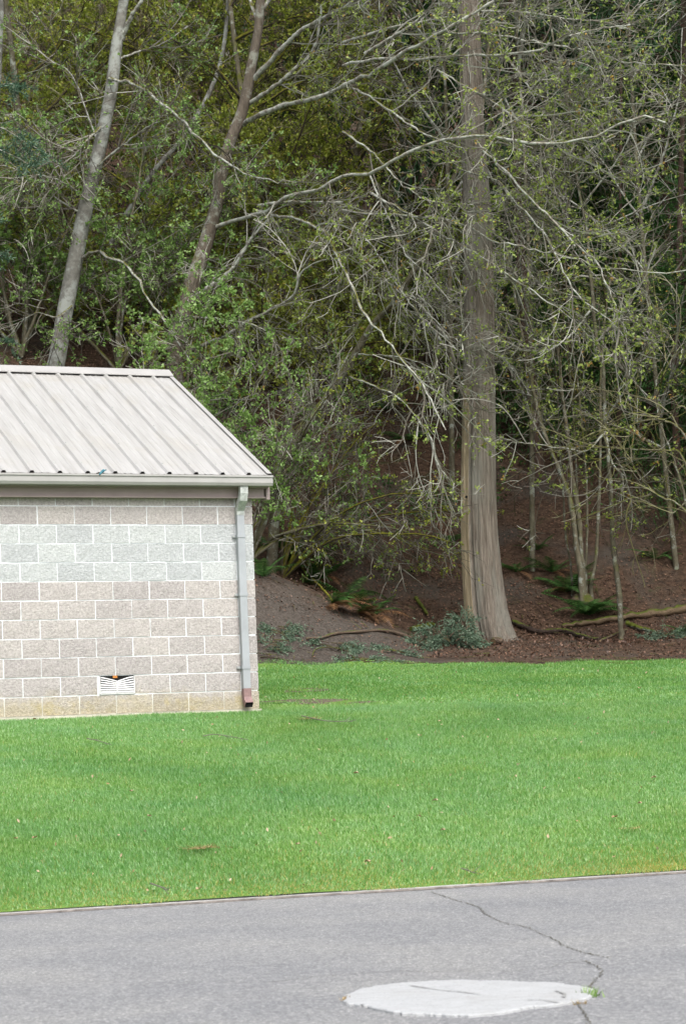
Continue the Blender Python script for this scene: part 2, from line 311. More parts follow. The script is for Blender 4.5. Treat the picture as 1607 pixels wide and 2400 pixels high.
    M['twig_pale'] = m_leaf('lichen_twig_bark', [(0, (0.09, 0.08, 0.062)), (0.4, (0.19, 0.178, 0.145)), (0.8, (0.31, 0.305, 0.26)), (1, (0.44, 0.445, 0.39))], 0.0)
    M['twig_moss'] = m_leaf('mossy_twig_bark', [(0, (0.035, 0.03, 0.02)), (0.45, (0.08, 0.07, 0.04)), (0.7, (0.12, 0.115, 0.028)), (1, (0.17, 0.16, 0.10))], 0.0)
    M['leaf'] = m_leaf('spring_leaf', [(0, (0.16, 0.235, 0.04)), (0.5, (0.29, 0.38, 0.075)), (0.96, (0.41, 0.49, 0.13)), (0.98, (0.40, 0.26, 0.06)), (1, (0.44, 0.28, 0.07))], 0.45)
    M['leaf_fresh'] = m_leaf('fresh_leaf', [(0, (0.11, 0.21, 0.035)), (0.5, (0.22, 0.37, 0.09)), (1, (0.34, 0.49, 0.16))], 0.45)
    M['leaf_olive'] = m_leaf('olive_leaf', [(0, (0.13, 0.17, 0.02)), (0.5, (0.24, 0.29, 0.035)), (0.96, (0.35, 0.40, 0.06)), (1, (0.40, 0.34, 0.07))], 0.4)
    M['needle'] = m_leaf('dark_needles', [(0, (0.018, 0.045, 0.018)), (0.6, (0.035, 0.085, 0.03)), (1, (0.06, 0.125, 0.035))], 0.2, spatial=0.3)
    M['needle_green'] = m_leaf('cedar_sprays', [(0, (0.03, 0.085, 0.02)), (0.6, (0.06, 0.15, 0.035)), (1, (0.10, 0.21, 0.05))], 0.3, spatial=0.3)  # brighter green foliage of the cedars
    M['needle_blue'] = m_leaf('fir_needles', [(0, (0.035, 0.085, 0.05)), (0.6, (0.075, 0.145, 0.09)), (1, (0.14, 0.22, 0.14))], 0.25)
    M['debris'] = m_leaf('fallen_cedar_sprays', [(0, (0.06, 0.11, 0.065)), (0.6, (0.12, 0.185, 0.12)), (1, (0.22, 0.28, 0.2))], 0.2)
    M['fern'] = m_leaf('fern_leaf', [(0, (0.025, 0.075, 0.018)), (0.6, (0.055, 0.14, 0.03)), (1, (0.10, 0.2, 0.05))], 0.3)
    M['fern_dead'] = m_leaf('dead_fern', [(0, (0.09, 0.045, 0.022)), (1, (0.24, 0.13, 0.06))], 0.3)
    M['litter'] = m_leaf('leaf_litter', [(0, (0.035, 0.022, 0.016)), (0.5, (0.11, 0.062, 0.042)), (0.85, (0.21, 0.12, 0.08)), (0.97, (0.31, 0.2, 0.135)), (1, (0.40, 0.31, 0.23))], 0.1, spatial=0.25)
    M['straw'] = m_leaf('dry_grass', [(0, (0.30, 0.2, 0.09)), (1, (0.55, 0.42, 0.22))], 0.3)
    M['dryleaf'] = m_leaf('dry_leaf', [(0, (0.33, 0.2, 0.1)), (1, (0.58, 0.46, 0.33))], 0.2)
def cedar_mat():
    m_, t, b = mat('cedar_bark', 0.95, 0.1); oc = obc(t)
    f = noise(t, mapping(t, oc, (22, 22, 1.0)), 2.0, 7, 0.7, 0.3); f2 = noise(t, mapping(t, oc, (60, 60, 2.4)), 1.0, 4, 0.7)
    c = ramp(t, f, [(0.28, (0.05, 0.04, 0.032)), (0.42, (0.165, 0.14, 0.115)), (0.58, (0.27, 0.237, 0.20)), (0.78, (0.37, 0.34, 0.30))])
    c = mixc(t, 0.6, c, ramp(t, f2, [(0.3, (0.6, 0.58, 0.56)), (0.7, (1.25, 1.22, 1.18))]), 'MULTIPLY')
    c = mixc(t, ramp(t, noise(t, mapping(t, oc, (2.2, 2.2, 0.5)), 1.5, 4), [(0.45, (0, 0, 0)), (0.62, (0.6, 0.6, 0.6))]), c, (0.25, 0.25, 0.215))
    at = nd(t, 'ShaderNodeAttribute', attribute_name='rnd').outputs['Fac']     # the pale stripped strip on one side
    bare = ramp(t, f, [(0.3, (0.19, 0.145, 0.09)), (0.5, (0.34, 0.275, 0.18)), (0.7, (0.46, 0.39, 0.27))])
    c = mixc(t, ramp(t, at, [(0.5, (0, 0, 0)), (0.75, (1, 1, 1))]), c, bare)
    lk(t, c, b.inputs['Base Color']); bump(t, b, mth(t, 'ADD', f, f2), 1.0, 0.035); return m_
build_materials()
# ------------------------------------------------------------------ ground (z = 0 is the eye level of the photographer)
def z_asphalt(x, y): return -1.3 + 0.0175 * y + 0 * x
def y_edge(x): return 14.777 + (x + 2.416) * 0.2343
def y_crest(x): return np.where(x < -1.0, np.maximum(23.9 + 0.4235 * (x + 1.0), y_edge(x) + 3.5), 23.9 + 0.12 * (x + 1.0))
def y_wood(x): return 32.0 + 0.22 * np.sin(x * 1.7 + 0.5) + 0.12 * np.sin(x * 4.1)
def softplus(v): return np.log1p(np.exp(np.clip(v, -30, 30)))+ np.maximum(v - 30, 0)
def z_ground(x, y):
    x = np.asarray(x, float); y = np.asarray(y, float)
    ye, yc = y_edge(x), y_crest(x); ze = z_asphalt(x, ye) + 0.03; zc = 0.40 - 0.02 * np.clip(x + 1, 0, 6)
    q = np.clip((y - ye) / (yc - ye), -0.5, 1); z = ze + (zc - ze) * (1.15 * q - 0.15 * q * q)
    z = z + 0.1 * np.clip(y - yc, 0, 40 - yc) * 1.0
    f = np.maximum(y - 32.0, 0)
    z = z + 0.02 * f + 0.5 * softplus(np.minimum(y, 95) - 36.3 - 0.6 * smooth(2.0, 5.0, x)) * smooth(30, 33, y)
    z = z + np.minimum(np.maximum(y - 40, 0), 60) * 0.08
    mound = 0.5 * np.clip(1.2 - x, 0, 4.4) * smooth(31.6, 34.9, y) * (1 - 0.55 * smooth(35.0, 37.2, y))
    ravine = (0.25 * np.clip(0.8 - x, 0, 8) + 0.22 * np.clip(x - 2.4, 0, 8)) * smooth(37, 41, y)
    rough = smooth(31.8, 34, y)
    return z + mound + ravine + rough * (0.07 * wnoise(x, y, 1.1, 1) + 0.03 * wnoise(x, y, 3.7, 2)) + (1 - rough) * 0.02 * wnoise(x, y, 0.9, 3)
def sheet(name, xs, Y, zf, material, kind='structure', dz=0.0):
    """xs (n,), Y (m,n) rows of y for every x"""
    mb = MB(); X = np.broadcast_to(xs, Y.shape); Z = zf(X, Y) + dz; h, w = Y.shape
    i = np.arange(h * w).reshape(h, w); q = np.stack([i[:-1, :-1], i[:-1, 1:], i[1:, 1:], i[1:, :-1]], -1).reshape(-1, 4)
    mb.add(np.stack([X, Y, Z], -1).reshape(-1, 3), quads=q, r=0.5); return mb.obj(name, material, kind=kind, shade_smooth=True)
xs = np.concatenate([np.linspace(-60, -12, 10), np.linspace(-11, 11, 90), np.linspace(12, 60, 10)])
sheet('asphalt', xs, np.linspace(0, 1, 30)[:, None] ** 0.7 * (y_edge(xs) - 0.0 + 40) - 40, z_asphalt, M['asphalt'])
t_ = np.linspace(0, 1, 90)[:, None]
sheet('lawn', xs, y_edge(xs) + 0.03 + t_ * (y_wood(xs) - y_edge(xs) - 0.03), z_ground, M['lawn'])
xs2 = np.concatenate([np.linspace(-70, -12, 14), np.linspace(-11, 11, 150), np.linspace(12, 70, 14)])
yy = np.concatenate([np.linspace(29, 48, 160), np.linspace(48.6, 110, 50)])[:, None] + 0 * xs2
sheet('forest_floor', xs2, yy, z_ground, M['floor'], dz=-0.025 * 1.0)
# edging between asphalt and lawn
mb = MB(); ex = np.linspace(-14, 14, 160); ey = y_edge(ex); wob = 0.006 * wnoise(ex, ex, 2.0, 5)
def ribbon(mb, x, y0, y1, z0, z1):
    v = np.concatenate([np.stack([x, y0, z0], -1), np.stack([x, y1, z1], -1)]); n = len(x); i = np.arange(n - 1)
    mb.add(v, quads=np.stack([i, i + 1, n + i + 1, n + i], -1), r=0.5)
za = z_asphalt(ex, ey)
ribbon(mb, ex, ey - 0.005 + wob, ey + 0.05, za + 0.014, za + 0.02); ribbon(mb, ex, ey + 0.05, ey + 0.05, za + 0.02, za - 0.05)
ed = mb.obj('edging', M['edging'], kind='structure')
mb = MB(); ribbon(mb, ex, ey - 0.012 + wob, ey - 0.005 + wob, za - 0.02, za + 0.014); ribbon(mb, ex, ey - 0.03 + wob * 3, ey - 0.012 + wob, za + 0.004, za + 0.004)
mb.obj('edging_face', M['edging_side'], ed)
# cracks, as thin dark strips
def ground_px(vx, vy, dz=0.004):
    r = W @ np.array([(vx * K - CX) / F_PX, (vy * K - CY) / F_PX, 1.0]); d = -1.3 / (r[2] - 0.0175 * r[1]); p = r * d; p[2] += dz; return p
asphalt = bpy.data.objects['asphalt']
def crack(pts, w, material, dz=0.004):
    p = cat_rom([ground_px(*q) for q in pts], 12 * len(pts)); n = len(p)
    p[:, 0] += rng.normal(0, 0.008, n); p[:, 1] += rng.normal(0, 0.014, n)
    tn = norm(np.gradient(p, axis=0)); sd = np.stack([-tn[:, 1], tn[:, 0], 0 * tn[:, 0]], -1); ww = (w * rng.uniform(0.3, 1.3, n))[:, None]
    p[:, 2] = z_asphalt(p[:, 0], p[:, 1]) + dz
    mb = MB(); i = np.arange(n - 1); mb.add(np.concatenate([p - sd * ww, p + sd * ww]), quads=np.stack([i, i + 1, n + i + 1, n + i], -1), r=0.5); mb.obj('crack', material, asphalt)
crack([(985, 2040), (1020, 2052), (1075, 2068), (1098, 2078), (1110, 2092), (1155, 2112), (1205, 2122), (1270, 2152), (1300, 2168), (1340, 2180), (1395, 2192)], 0.004, M['crack'])
crack([(1335, 2198), (1372, 2218), (1358, 2245), (1346, 2262)], 0.004, M['crack'])
crack([(1318, 2292), (1336, 2318), (1345, 2345)], 0.004, M['crack'])
crack([(700, 2238), (860, 2224), (1000, 2221), (1180, 2221), (1335, 2198)], 0.0035, M['crack_pale'])
crack([(330, 2255), (480, 2246), (600, 2248), (700, 2238)], 0.003, M['crack_pale'])
# white patch let into the asphalt
def patch():
    out = [(790, 2289), (800, 2279), (835, 2265), (870, 2259), (920, 2254), (985, 2250), (1060, 2247), (1130, 2249), (1200, 2252), (1265, 2254), (1310, 2260), (1350, 2266), (1356, 2275), (1345, 2283), (1325, 2292), (1280, 2303), (1215, 2310), (1170, 2318), (1110, 2324), (1030, 2327), (960, 2325), (900, 2320), (850, 2308), (815, 2303), (800, 2298)]
    p = cat_rom([ground_px(*q) for q in out] + [ground_px(*out[0])], 220)[:-1]; p[:, :2] += rng.normal(0, 0.006, (len(p), 2)) + 0.014 * np.stack([wnoise(p[:, 0], p[:, 1], 9, 71), 1.6 * wnoise(p[:, 0], p[:, 1], 11, 72)], -1); n = len(p)
    p[:, 2] = z_asphalt(p[:, 0], p[:, 1]); c = p.mean(0); loc = c.copy()
    rings = [p - c]
    top = (p - c) * 1.0; top[:, 2] += 0.010; rings.append(top); inn = (p - c) * 0.985; inn[:, 2] += 0.014; rings.append(inn); mid = (p - c) * 0.5; mid[:, 2] += 0.015; rings.append(mid)
    V = np.concatenate(rings + [np.array([[0, 0, 0.015]])]); q = []; i = np.arange(n); j = (i + 1) % n
    for k_ in range(3): q.append(np.stack([k_ * n + i, k_ * n + j, (k_ + 1) * n + j, (k_ + 1) * n + i], -1))
    mb = MB(); mb.add(V, quads=np.concatenate(q), tris=np.stack([3 * n + i, 3 * n + j, np.full(n, 4 * n)], -1), r=0.5)
    o = mb.obj('concrete_patch', M['patch']); o.location = c
    tag(o, 'irregular round white patch let into the grey asphalt', 'patch')
    for pts, w in (([(935, 2262), (1000, 2272), (1060, 2278), (1100, 2284)], 0.006), ([(1205, 2296), (1240, 2296), (1275, 2302)], 0.006), ([(1270, 2275), (1290, 2282), (1288, 2290)], 0.009)):
        pp = cat_rom([ground_px(*a, dz=0.019) for a in pts], 24); tn = norm(np.gradient(pp, axis=0)); sd = np.stack([-tn[:, 1], tn[:, 0], 0 * tn[:, 0]], -1) * (w * rng.uniform(0.3, 1.3, 24))[:, None]; i = np.arange(23)
        mb = MB(); mb.add(np.concatenate([pp - sd, pp + sd]) - c, quads=np.stack([i, i + 1, 25 + i, 24 + i], -1), r=0.5); mb.obj('hairline_crack', M['hair'], o)
patch()
# ------------------------------------------------------------------ block building
OW = np.array([-3.25238567, 22.9735061, 2.67657602]); RZ = math.atan2(0.389971598, 0.920826885); BH = 0.2032; ROWS = 11
hut = thing('block_building', 'low split-faced concrete block building with pale ribbed metal roof on the lawn', 'building', OW - np.array([0, 0, ROWS * BH]), RZ)
H0 = ROWS * BH                                          # local z of the joint below the top half course
A_R, A_L, DEP = 12 * BH, -9.0, 6.4                      # right corner, left end, depth
def block_mesh(w, h, nx=6, ny=2):
    gx = np.linspace(0, w, nx + 1); gz = np.linspace(0, h, ny + 1); X, Z = np.meshgrid(gx, gz); Y = -rng.uniform(0.0, 0.008, X.shape)
    Y[0] = -rng.uniform(0, 0.005, nx + 1); Y[-1] = -rng.uniform(0, 0.005, nx + 1)
    Xj = X + 0; Zj = Z + 0; Xj[:, 1:-1] += rng.uniform(-.012, .012, X[:, 1:-1].shape); Zj[1:-1] += rng.uniform(-.02, .02, Z[1:-1].shape)
    V = np.stack([Xj, Y, Zj], -1).reshape(-1, 3); n = nx + 1; idx = np.arange(n * (ny + 1)).reshape(ny + 1, n)
    q = np.stack([idx[:-1, :-1], idx[:-1, 1:], idx[1:, 1:], idx[1:, :-1]], -1).reshape(-1, 4).tolist()
    per = np.concatenate([idx[0], idx[1:, -1], idx[-1, :-1][::-1], idx[1:-1, 0][::-1]]); b = len(V)
    back = V[per].copy(); back[:, 1] = 0.03; V = np.vstack([V, back]); k_ = len(per)
    for a in range(k_): q.append((per[(a + 1) % k_], per[a], b + a, b + (a + 1) % k_))
    mb = MB(); mb.add(V, quads=q, r=0.5); return mb.mesh('block')
J = 0.0115
full = {nm: [block_mesh(2 * BH - J, BH - J) for _ in range(9)] for nm in ('block_beige', 'block_grey')}
part_m = {}
for nm, l in full.items():
    for me in l: me.materials.append(M[nm])
def wall_blocks():
    wall = MB(); box(wall, A_L, A_R - 0.012, 0.003, 0.19, 0.0, H0 + 0.30, r=0.5); w = wall.obj('wall', M['mortar'], hut)
    for r in range(-1, ROWS):                            # row -1: the top course, half hidden by the trim
        nm = 'block_grey' if r in (1, 2, 3) else 'block_beige'; z = H0 - (r + 1) * BH + J / 2
        u = 12 - (2 if r % 2 == 0 else 1)
        spans = [(u, 12)]
        while u > -16: spans.append((u - 2, u)); u -= 2
        for u0, u1 in spans:
            if r == 9 and u0 == 3: continue              # the vent sits here
            a0 = u0 * BH + J / 2; wd_ = (u1 - u0) * BH - J
            if u1 == 12: wd_ += J / 2
            if u1 - u0 == 2 and u1 != 12: me = random.choice(full[nm])
            else:
                key = (nm, u1 - u0)
                if key not in part_m: part_m[key] = [block_mesh(wd_, BH - J, 6 if u1 - u0 == 2 else 3) for _ in range(4)]; [q.materials.append(M[nm]) for q in part_m[key]]
                me = random.choice(part_m[key])
            o = link('block', me, None, w); o.location = (a0 + random.uniform(-.0015, .0015), random.uniform(-0.002, 0.002), z + random.uniform(-.0015, .0015))
    mb = MB(); box(mb, A_R - 0.19, A_R - 0.006, 0.192, DEP, 0, H0 + 0.28, r=0.5)
    v = [(A_R - 0.19, 0.2, H0 + 0.28), (A_R - 0.006, 0.2, H0 + 0.28), (A_R - 0.006, DEP - .05, H0 + 0.28), (A_R - 0.19, DEP - .05, H0 + 0.28), (A_R - 0.19, 3.2, H0 + 1.9), (A_R - 0.006, 3.2, H0 + 1.9)]
    mb.add(v, quads=[(0, 1, 5, 4), (2, 3, 4, 5)], tris=[(1, 2, 5), (0, 4, 3)], r=0.5); mb.obj('gable_wall', M['block_beige'], hut)
    # split edges of the corner blocks, seen end-on
    mb = MB(); box(mb, A_L, A_R + 0.02, -0.02, 0.2, -0.5, -0.002, r=0.5); mb.obj('footing', M['concrete'], hut)
    for r in range(-1, ROWS):
        for k_ in range(3):
            nm = 'block_grey' if r in (1, 2, 3) else 'block_beige'
            o = link('block', random.choice(full[nm]), None, w); o.rotation_euler = (0, 0, math.pi / 2); o.location = (A_R - 0.004, 0.012 + (0 if r % 2 else 0.2) + k_ * 2 * BH, H0 - (r + 1) * BH + J / 2)
wall_blocks()
# trim board, soffit, gutter
mb = MB(); box(mb, A_L, 2.56, -0.075, 0.05, H0 + 0.083, H0 + 0.205); box(mb, A_L, 2.575, -0.088, -0.076, H0 + 0.083, H0 + 0.10); mb.obj('trim_board', M['trim'], hut)
mb = MB(); box(mb, 2.577, 2.62, -0.10, 0.06, H0 + 0.07, H0 + 0.23); mb.obj('rake_end', M['trim'], hut)
def extrude(mb, prof, a0, a1, closed=False, r=0.5):
    p = np.asarray(prof, float); n = len(p); V = np.concatenate([np.c_[np.full(n, a0), p], np.c_[np.full(n, a1), p]]); i = np.arange(n if closed else n - 1); j = (i + 1) % n
    mb.add(V, quads=np.stack([i, j, n + j, n + i], -1), r=r)
mb = MB(); g0 = H0 + 0.205
extrude(mb, [(-0.115, g0 + 0.115), (-0.115, g0), (-0.235, g0), (-0.25, g0 + 0.03), (-0.25, g0 + 0.088), (-0.262, g0 + 0.092), (-0.262, g0 + 0.112), (-0.25, g0 + 0.112), (-0.247, g0 + 0.092), (-0.24, g0 + 0.012), (-0.12, g0 + 0.012), (-0.12, g0 + 0.115)], A_L, 2.605, True)
mb.add([(2.606, -0.115, g0), (2.606, -0.25, g0), (2.606, -0.262, g0 + 0.112), (2.606, -0.115, g0 + 0.115)], quads=[(0, 1, 2, 3)], r=0.5)
gut = mb.obj('gutter', M['gutter'], hut)
mb = MB(); box(mb, A_L, 2.6, -0.113, -0.077, H0 + 0.19, H0 + 0.30); mb.obj('fascia', M['trim'], hut)
for a in (0.60, 1.35, 2.35, -0.2):
    mb = MB(); box(mb, a, a + 0.02, -0.255, -0.12, g0 + 0.114, g0 + 0.118); mb.obj('gutter_hanger', M['gutter'], gut)
# metal roof: panels one yard wide with three ribs each
EV, RG = np.array([-0.215, H0 + 0.325]), np.array([3.2, H0 + 2.05]); A_ROOF = 2.60
roof = MB(); sl = RG - EV; nb = np.array([-sl[1], sl[0]]) / np.linalg.norm(sl)
und = nb * -0.014
extrude(roof, [EV + und + sl * 0.008, RG + und, [6.6, EV[1]]], A_L, A_ROOF - 0.01); roof_o = roof.obj('roof', M['trim'], hut)
P0 = 0.3048
def panel_prof():
    s = [(0, 0.0)]
    for k_ in range(3):
        o_ = k_ * P0
        s += [(o_ + 0.045, 0.0), (o_ + 0.061, 0.027), (o_ + 0.091, 0.027), (o_ + 0.107, 0.0), (o_ + 0.17, 0.0), (o_ + 0.178, 0.004), (o_ + 0.19, 0.004), (o_ + 0.198, 0.0), (o_ + 0.24, 0.0), (o_ + 0.248, 0.004), (o_ + 0.26, 0.004), (o_ + 0.268, 0.0)]
    s.append((3 * P0, 0.0)); return np.array(s)
pp = panel_prof(); n = len(pp); ROOF_SEG = 8
def panel_mesh(dirn):
    e, g = (EV, RG) if dirn > 0 else (np.array([6.6, EV[1]]), RG); s_ = g - e; nn = np.array([-s_[1], s_[0]]) / np.linalg.norm(s_) * (1 if dirn > 0 else -1)
    rows = []
    for t in np.linspace(0, 1, ROOF_SEG + 1):
        c = e + s_ * t; w = 0.0015 * np.sin(pp[:, 0] * 9 + t * 11)
        rows.append(np.c_[pp[:, 0], c[0] + nn[0] * (pp[:, 1] + w), c[1] + nn[1] * (pp[:, 1] + w)])
    V = np.concatenate(rows); i = np.arange(n * (ROOF_SEG + 1)).reshape(-1, n); q = np.stack([i[:-1, :-1], i[:-1, 1:], i[1:, 1:], i[1:, :-1]], -1).reshape(-1, 4)
    mb = MB(); mb.add(V, quads=q, r=0.5); me = mb.mesh('roof_panel'); me.materials.append(M['roof']); return me
pf, pb = panel_mesh(1), panel_mesh(-1); a = A_ROOF - 0.055 - 3 * P0 + 0.02; NP = 0
while a > A_L:
    for me in (pf, pb):
        o = link('roof_panel', me, None, roof_o); o.location = (a, 0, 0)
    mb = MB()                                            # screws along the ribs of this panel
    for k_ in range(3):
        for t in np.linspace(0.07, 0.95, 6):
            c = EV + sl * t + nb * 0.027; x = a + k_ * P0 + 0.076
            box(mb, x - 0.007, x + 0.007, c[0] - 0.007, c[0] + 0.007, c[1] - 0.002, c[1] + 0.008)
    if NP < 5: mb.obj('screws', M['galv'], roof_o, kind='stuff')
    a -= 3 * P0; NP += 1
mb = MB()                                                # rake trim on the right edge
e0 = EV + nb * 0.02; e1 = RG + nb * 0.02
V = [(A_ROOF - 0.05, *(e0)), (A_ROOF + 0.005, *(e0)), (A_ROOF + 0.005, *(e0 + [0, -0.10])), (A_ROOF - 0.05, *(e1)), (A_ROOF + 0.005, *(e1)), (A_ROOF + 0.005, *(e1 + [0, -0.10]))]
mb.add(V, quads=[(0, 1, 4, 3), (1, 2, 5, 4)], r=0.5)
mb.obj('rake_trim', M['gutter'], roof_o)
mb = MB(); nb2 = np.array([-nb[0], nb[1]]); su = sl / np.linalg.norm(sl)
f0 = RG + nb * 0.038 - su * 0.16; top = RG + np.array([0, 0.062])
extrude(mb, [f0 + [0, -0.012], f0, top, [2 * RG[0] - f0[0], f0[1]], [2 * RG[0] - f0[0], f0[1] - 0.012]], A_L, A_ROOF - 0.0)
mb.obj('ridge_cap', M['gutter'], roof_o)
# downspout
def rect_sweep(mb, path, w, d, axis=np.array([1.0, 0, 0])):
    p = np.asarray(path, float); T = norm(np.gradient(p, axis=0)); U = norm(axis - (T @ axis)[:, None] * T); N_ = np.cross(T, U)
    r = [(-1, -1), (1, -1), (1, 1), (-1, 1)]; V = np.stack([p + U * (w / 2 * a_) + N_ * (d / 2 * b_) for a_, b_ in r], 1); n_ = len(p); i = np.arange(n_ * 4).reshape(n_, 4)
    q = np.stack([i[:-1], np.roll(i[:-1], -1, 1), np.roll(i[1:], -1, 1), i[1:]], -1).reshape(-1, 4); mb.add(V.reshape(-1, 3), quads=q, r=0.5)
DA = 2.272
sp = thing('downspout', 'grey rectangular downspout strapped to the corner of the block building', 'downspout', tuple(hut.location), RZ)
mb = MB(); rect_sweep(mb, [(DA, -0.055, H0 - 0.08), (DA, -0.055, 1.0), (DA + .004, -0.055, 0.21)], 0.082, 0.062); mb.obj('pipe', M['spout'], sp)
mb = MB(); rect_sweep(mb, [(DA + 0.005, -0.185, H0 + 0.21), (DA + 0.004, -0.185, H0 + 0.13), (DA, -0.165, H0 + 0.06), (DA - 0.002, -0.10, H0 + 0.0), (DA, -0.06, H0 - 0.045), (DA, -0.055, H0 - 0.10)], 0.088, 0.068); mb.obj('elbow', M['galv'], sp)
mb = MB(); rect_sweep(mb, [(DA + .004, -0.055, 0.225), (DA + 0.004, -0.056, 0.13), (DA + 0.004, -0.075, 0.085), (DA + 0.004, -0.12, 0.045)], 0.088, 0.068); mb.obj('shoe', M['shoe'], sp)
mb = MB(); box(mb, DA - 0.036, DA + 0.044, -0.119, -0.112, 0.018, 0.072); mb.obj('outlet_shade', M['black'], sp)  # black plate painted as the shade inside the spout mouth
for z, kk in ((H0 - 0.335, 0), (1.255, 1), (0.455, 0)):
    mb = MB(); box(mb, DA - 0.047, DA + 0.047, -0.092, -0.02, z - 0.017, z + 0.017); box(mb, DA - 0.085 + 0.01 * kk, DA + (0.052 if not kk else 0.075), -0.02, -0.014, z - 0.014, z + 0.014); s = mb.obj('strap', M['spout'], sp)
    mb = MB(); box(mb, DA - 0.08, DA - 0.062, -0.028, -0.019, z - 0.009, z + 0.009); mb.obj('bolt', M['galv'], s)
# bent white vent grille in the second course
vt = thing('vent_grille', 'bent white metal vent grille near the foot of the block wall', 'vent', tuple(hut.location), RZ)
va0, va1 = 3.0 * BH + 0.03, 5 * BH + 0.005; vz0, vz1 = H0 - 10 * BH + 0.008, H0 - 9 * BH - 0.004
mb = MB(); box(mb, va0 - 0.012, va1 + 0.003, -0.001, 0.002, vz0 - 0.002, vz1 + 0.003); mb.obj('opening_shade', M['black'], vt)  # flat black sheet painted as the shade behind the slats
mb = MB(); box(mb, va0 - 0.012, va0, -0.012, 0.01, vz0, vz1); box(mb, va1 - 0.010, va1, -0.012, 0.01, vz0, vz1); box(mb, va0, va1 - 0.01, -0.0115, 0.01, vz0 - 0.004, vz0 + 0.012); mb.obj('frame', M['white_metal'], vt)
sx = np.linspace(0, 1, 13)
for k_ in range(7):
    zb = vz0 + 0.014 + k_ * 0.0262; sag = 0.045 * (k_ / 6) ** 1.4 * (1 - np.abs(2 * sx - 1)) ** (0.8 + 0.1 * k_) * 1.0
    x = va0 + 0.002 + (va1 - va0 - 0.014) * sx - 0.006 * np.sin(sx * 9 + k_) * (k_ / 7); mb = MB(); hgt = 0.0165 - 0.0008 * k_
    dy = 0.008 * (1 - np.abs(2 * sx - 1)) * (k_ / 7)
    V = np.concatenate([np.c_[x, -0.016 + dy, zb - sag], np.c_[x, -0.010 + dy, zb - sag + hgt], np.c_[x, -0.004 + dy, zb - sag + hgt]]); i = np.arange(12); mb.add(V, quads=np.concatenate([np.stack([i, i + 1, 14 + i, 13 + i], -1), np.stack([13 + i, 14 + i, 27 + i, 26 + i], -1)]), r=0.5); mb.obj('slat', M['white_metal'], vt)
mb = MB(); c = (va0 + va1) / 2 - 0.02; rect_sweep(mb, [(c + 0.012, -0.016, vz0 + 0.01), (c + 0.008, -0.016, vz0 + 0.05), (c - 0.003, -0.014, vz0 + 0.09), (c - 0.004, -0.012, vz0 + 0.125)], 0.009, 0.006); mb.obj('mullion', M['white_metal'], vt)
mb = MB(); box(mb, c - 0.03, c + 0.02, -0.004, -0.002, vz1 - 0.022, vz1 + 0.004); mb.obj('rusty_screen', M['orange'], vt)
# scrap of blue plastic in the gutter
q = thing('plastic_scrap', 'small teal plastic scrap lying on the gutter edge', 'scrap', tuple(hut.location), RZ)
mb = MB(); P = np.array([[(0.62, -0.27, g0 + 0.10), (0.645, -0.255, g0 + 0.125), (0.675, -0.24, g0 + 0.15), (0.71, -0.22, g0 + 0.158)]]); tubes(mb, P, np.array([[.006, .014, .016, .008]]), 6); mb.obj('scrap_strip', M['teal'], q)
mb = MB(); P = np.array([[(0.585, -0.262, g0 + 0.112), (0.62, -0.258, g0 + 0.122), (0.66, -0.25, g0 + 0.118)]]); tubes(mb, P, np.array([[.004, .008, .004]]), 5); mb.obj('stem', M['darkwood'], q)
# ------------------------------------------------------------------ trees
def gz(x, y): return float(z_ground(np.array([x]), np.array([y]))[0])
def trunk_tube(pts, radii, k=14, n=40, wob=0.0, flute=0.0):
    p = cat_rom(pts, n); rr = np.interp(np.linspace(0, 1, n), np.linspace(0, 1, len(radii)), radii)
    T = norm(np.gradient(p, axis=0)); U = norm(np.cross(T, np.array([0.2, 1.0, 0.1]))); V_ = np.cross(T, U); a = np.arange(k) / k * 2 * np.pi
    R_ = rr[:, None] * (1 + wob * wnoise(a[None, :] * 2 + 0 * rr[:, None], np.linspace(0, 20, n)[:, None] + 0 * a[None, :], 1.0, k))
    ring = p[:, None] + R_[..., None] * (np.cos(a)[None, :, None] * U[:, None] + np.sin(a)[None, :, None] * V_[:, None])
    i = np.arange(n * k).reshape(n, k); q = np.stack([i[:-1], np.roll(i[:-1], -1, 1), np.roll(i[1:], -1, 1), i[1:]], -1).reshape(-1, 4)
    mb = MB(); mb.add(ring.reshape(-1, 3), quads=q, r=0.5); return mb, p
def limb_obj(pts, r0, r1, material, parent, off, n=26, k=7, wob=0.02, name='limb'):
    p = cat_rom(pts, n); p[1:] += rng.normal(0, 1, (n - 1, 3)) * min(wob, 0.09 * np.linalg.norm(p[-1] - p[0]) / n); rr = np.linspace(r0, r1, n) * rng.uniform(0.8, 1.15, n) * 0.8
    mb = MB(); tubes(mb, p[None], rr[None], k, r=rng.random()); mb.obj(name, material, parent, off, True); return p
def base_pt(vx, vy, d):
    """a trunk that goes on below (vx,vy): the point on the ground under it"""
    p = pv(vx, vy, d); return np.array([p[0], p[1], gz(p[0], p[1]) - 0.05])

def on_ground(vx, vy, lo=31.0, hi=60.0):
    ds = np.linspace(lo, hi, 900); r = W @ np.array([(vx * K - CX) / F_PX, (vy * K - CY) / F_PX, 1.0]); P = r[None] * (ds / r[1])[:, None]; g = P[:, 2] - z_ground(P[:, 0], P[:, 1]); i = np.argmax(g < 0)
    return P[i]
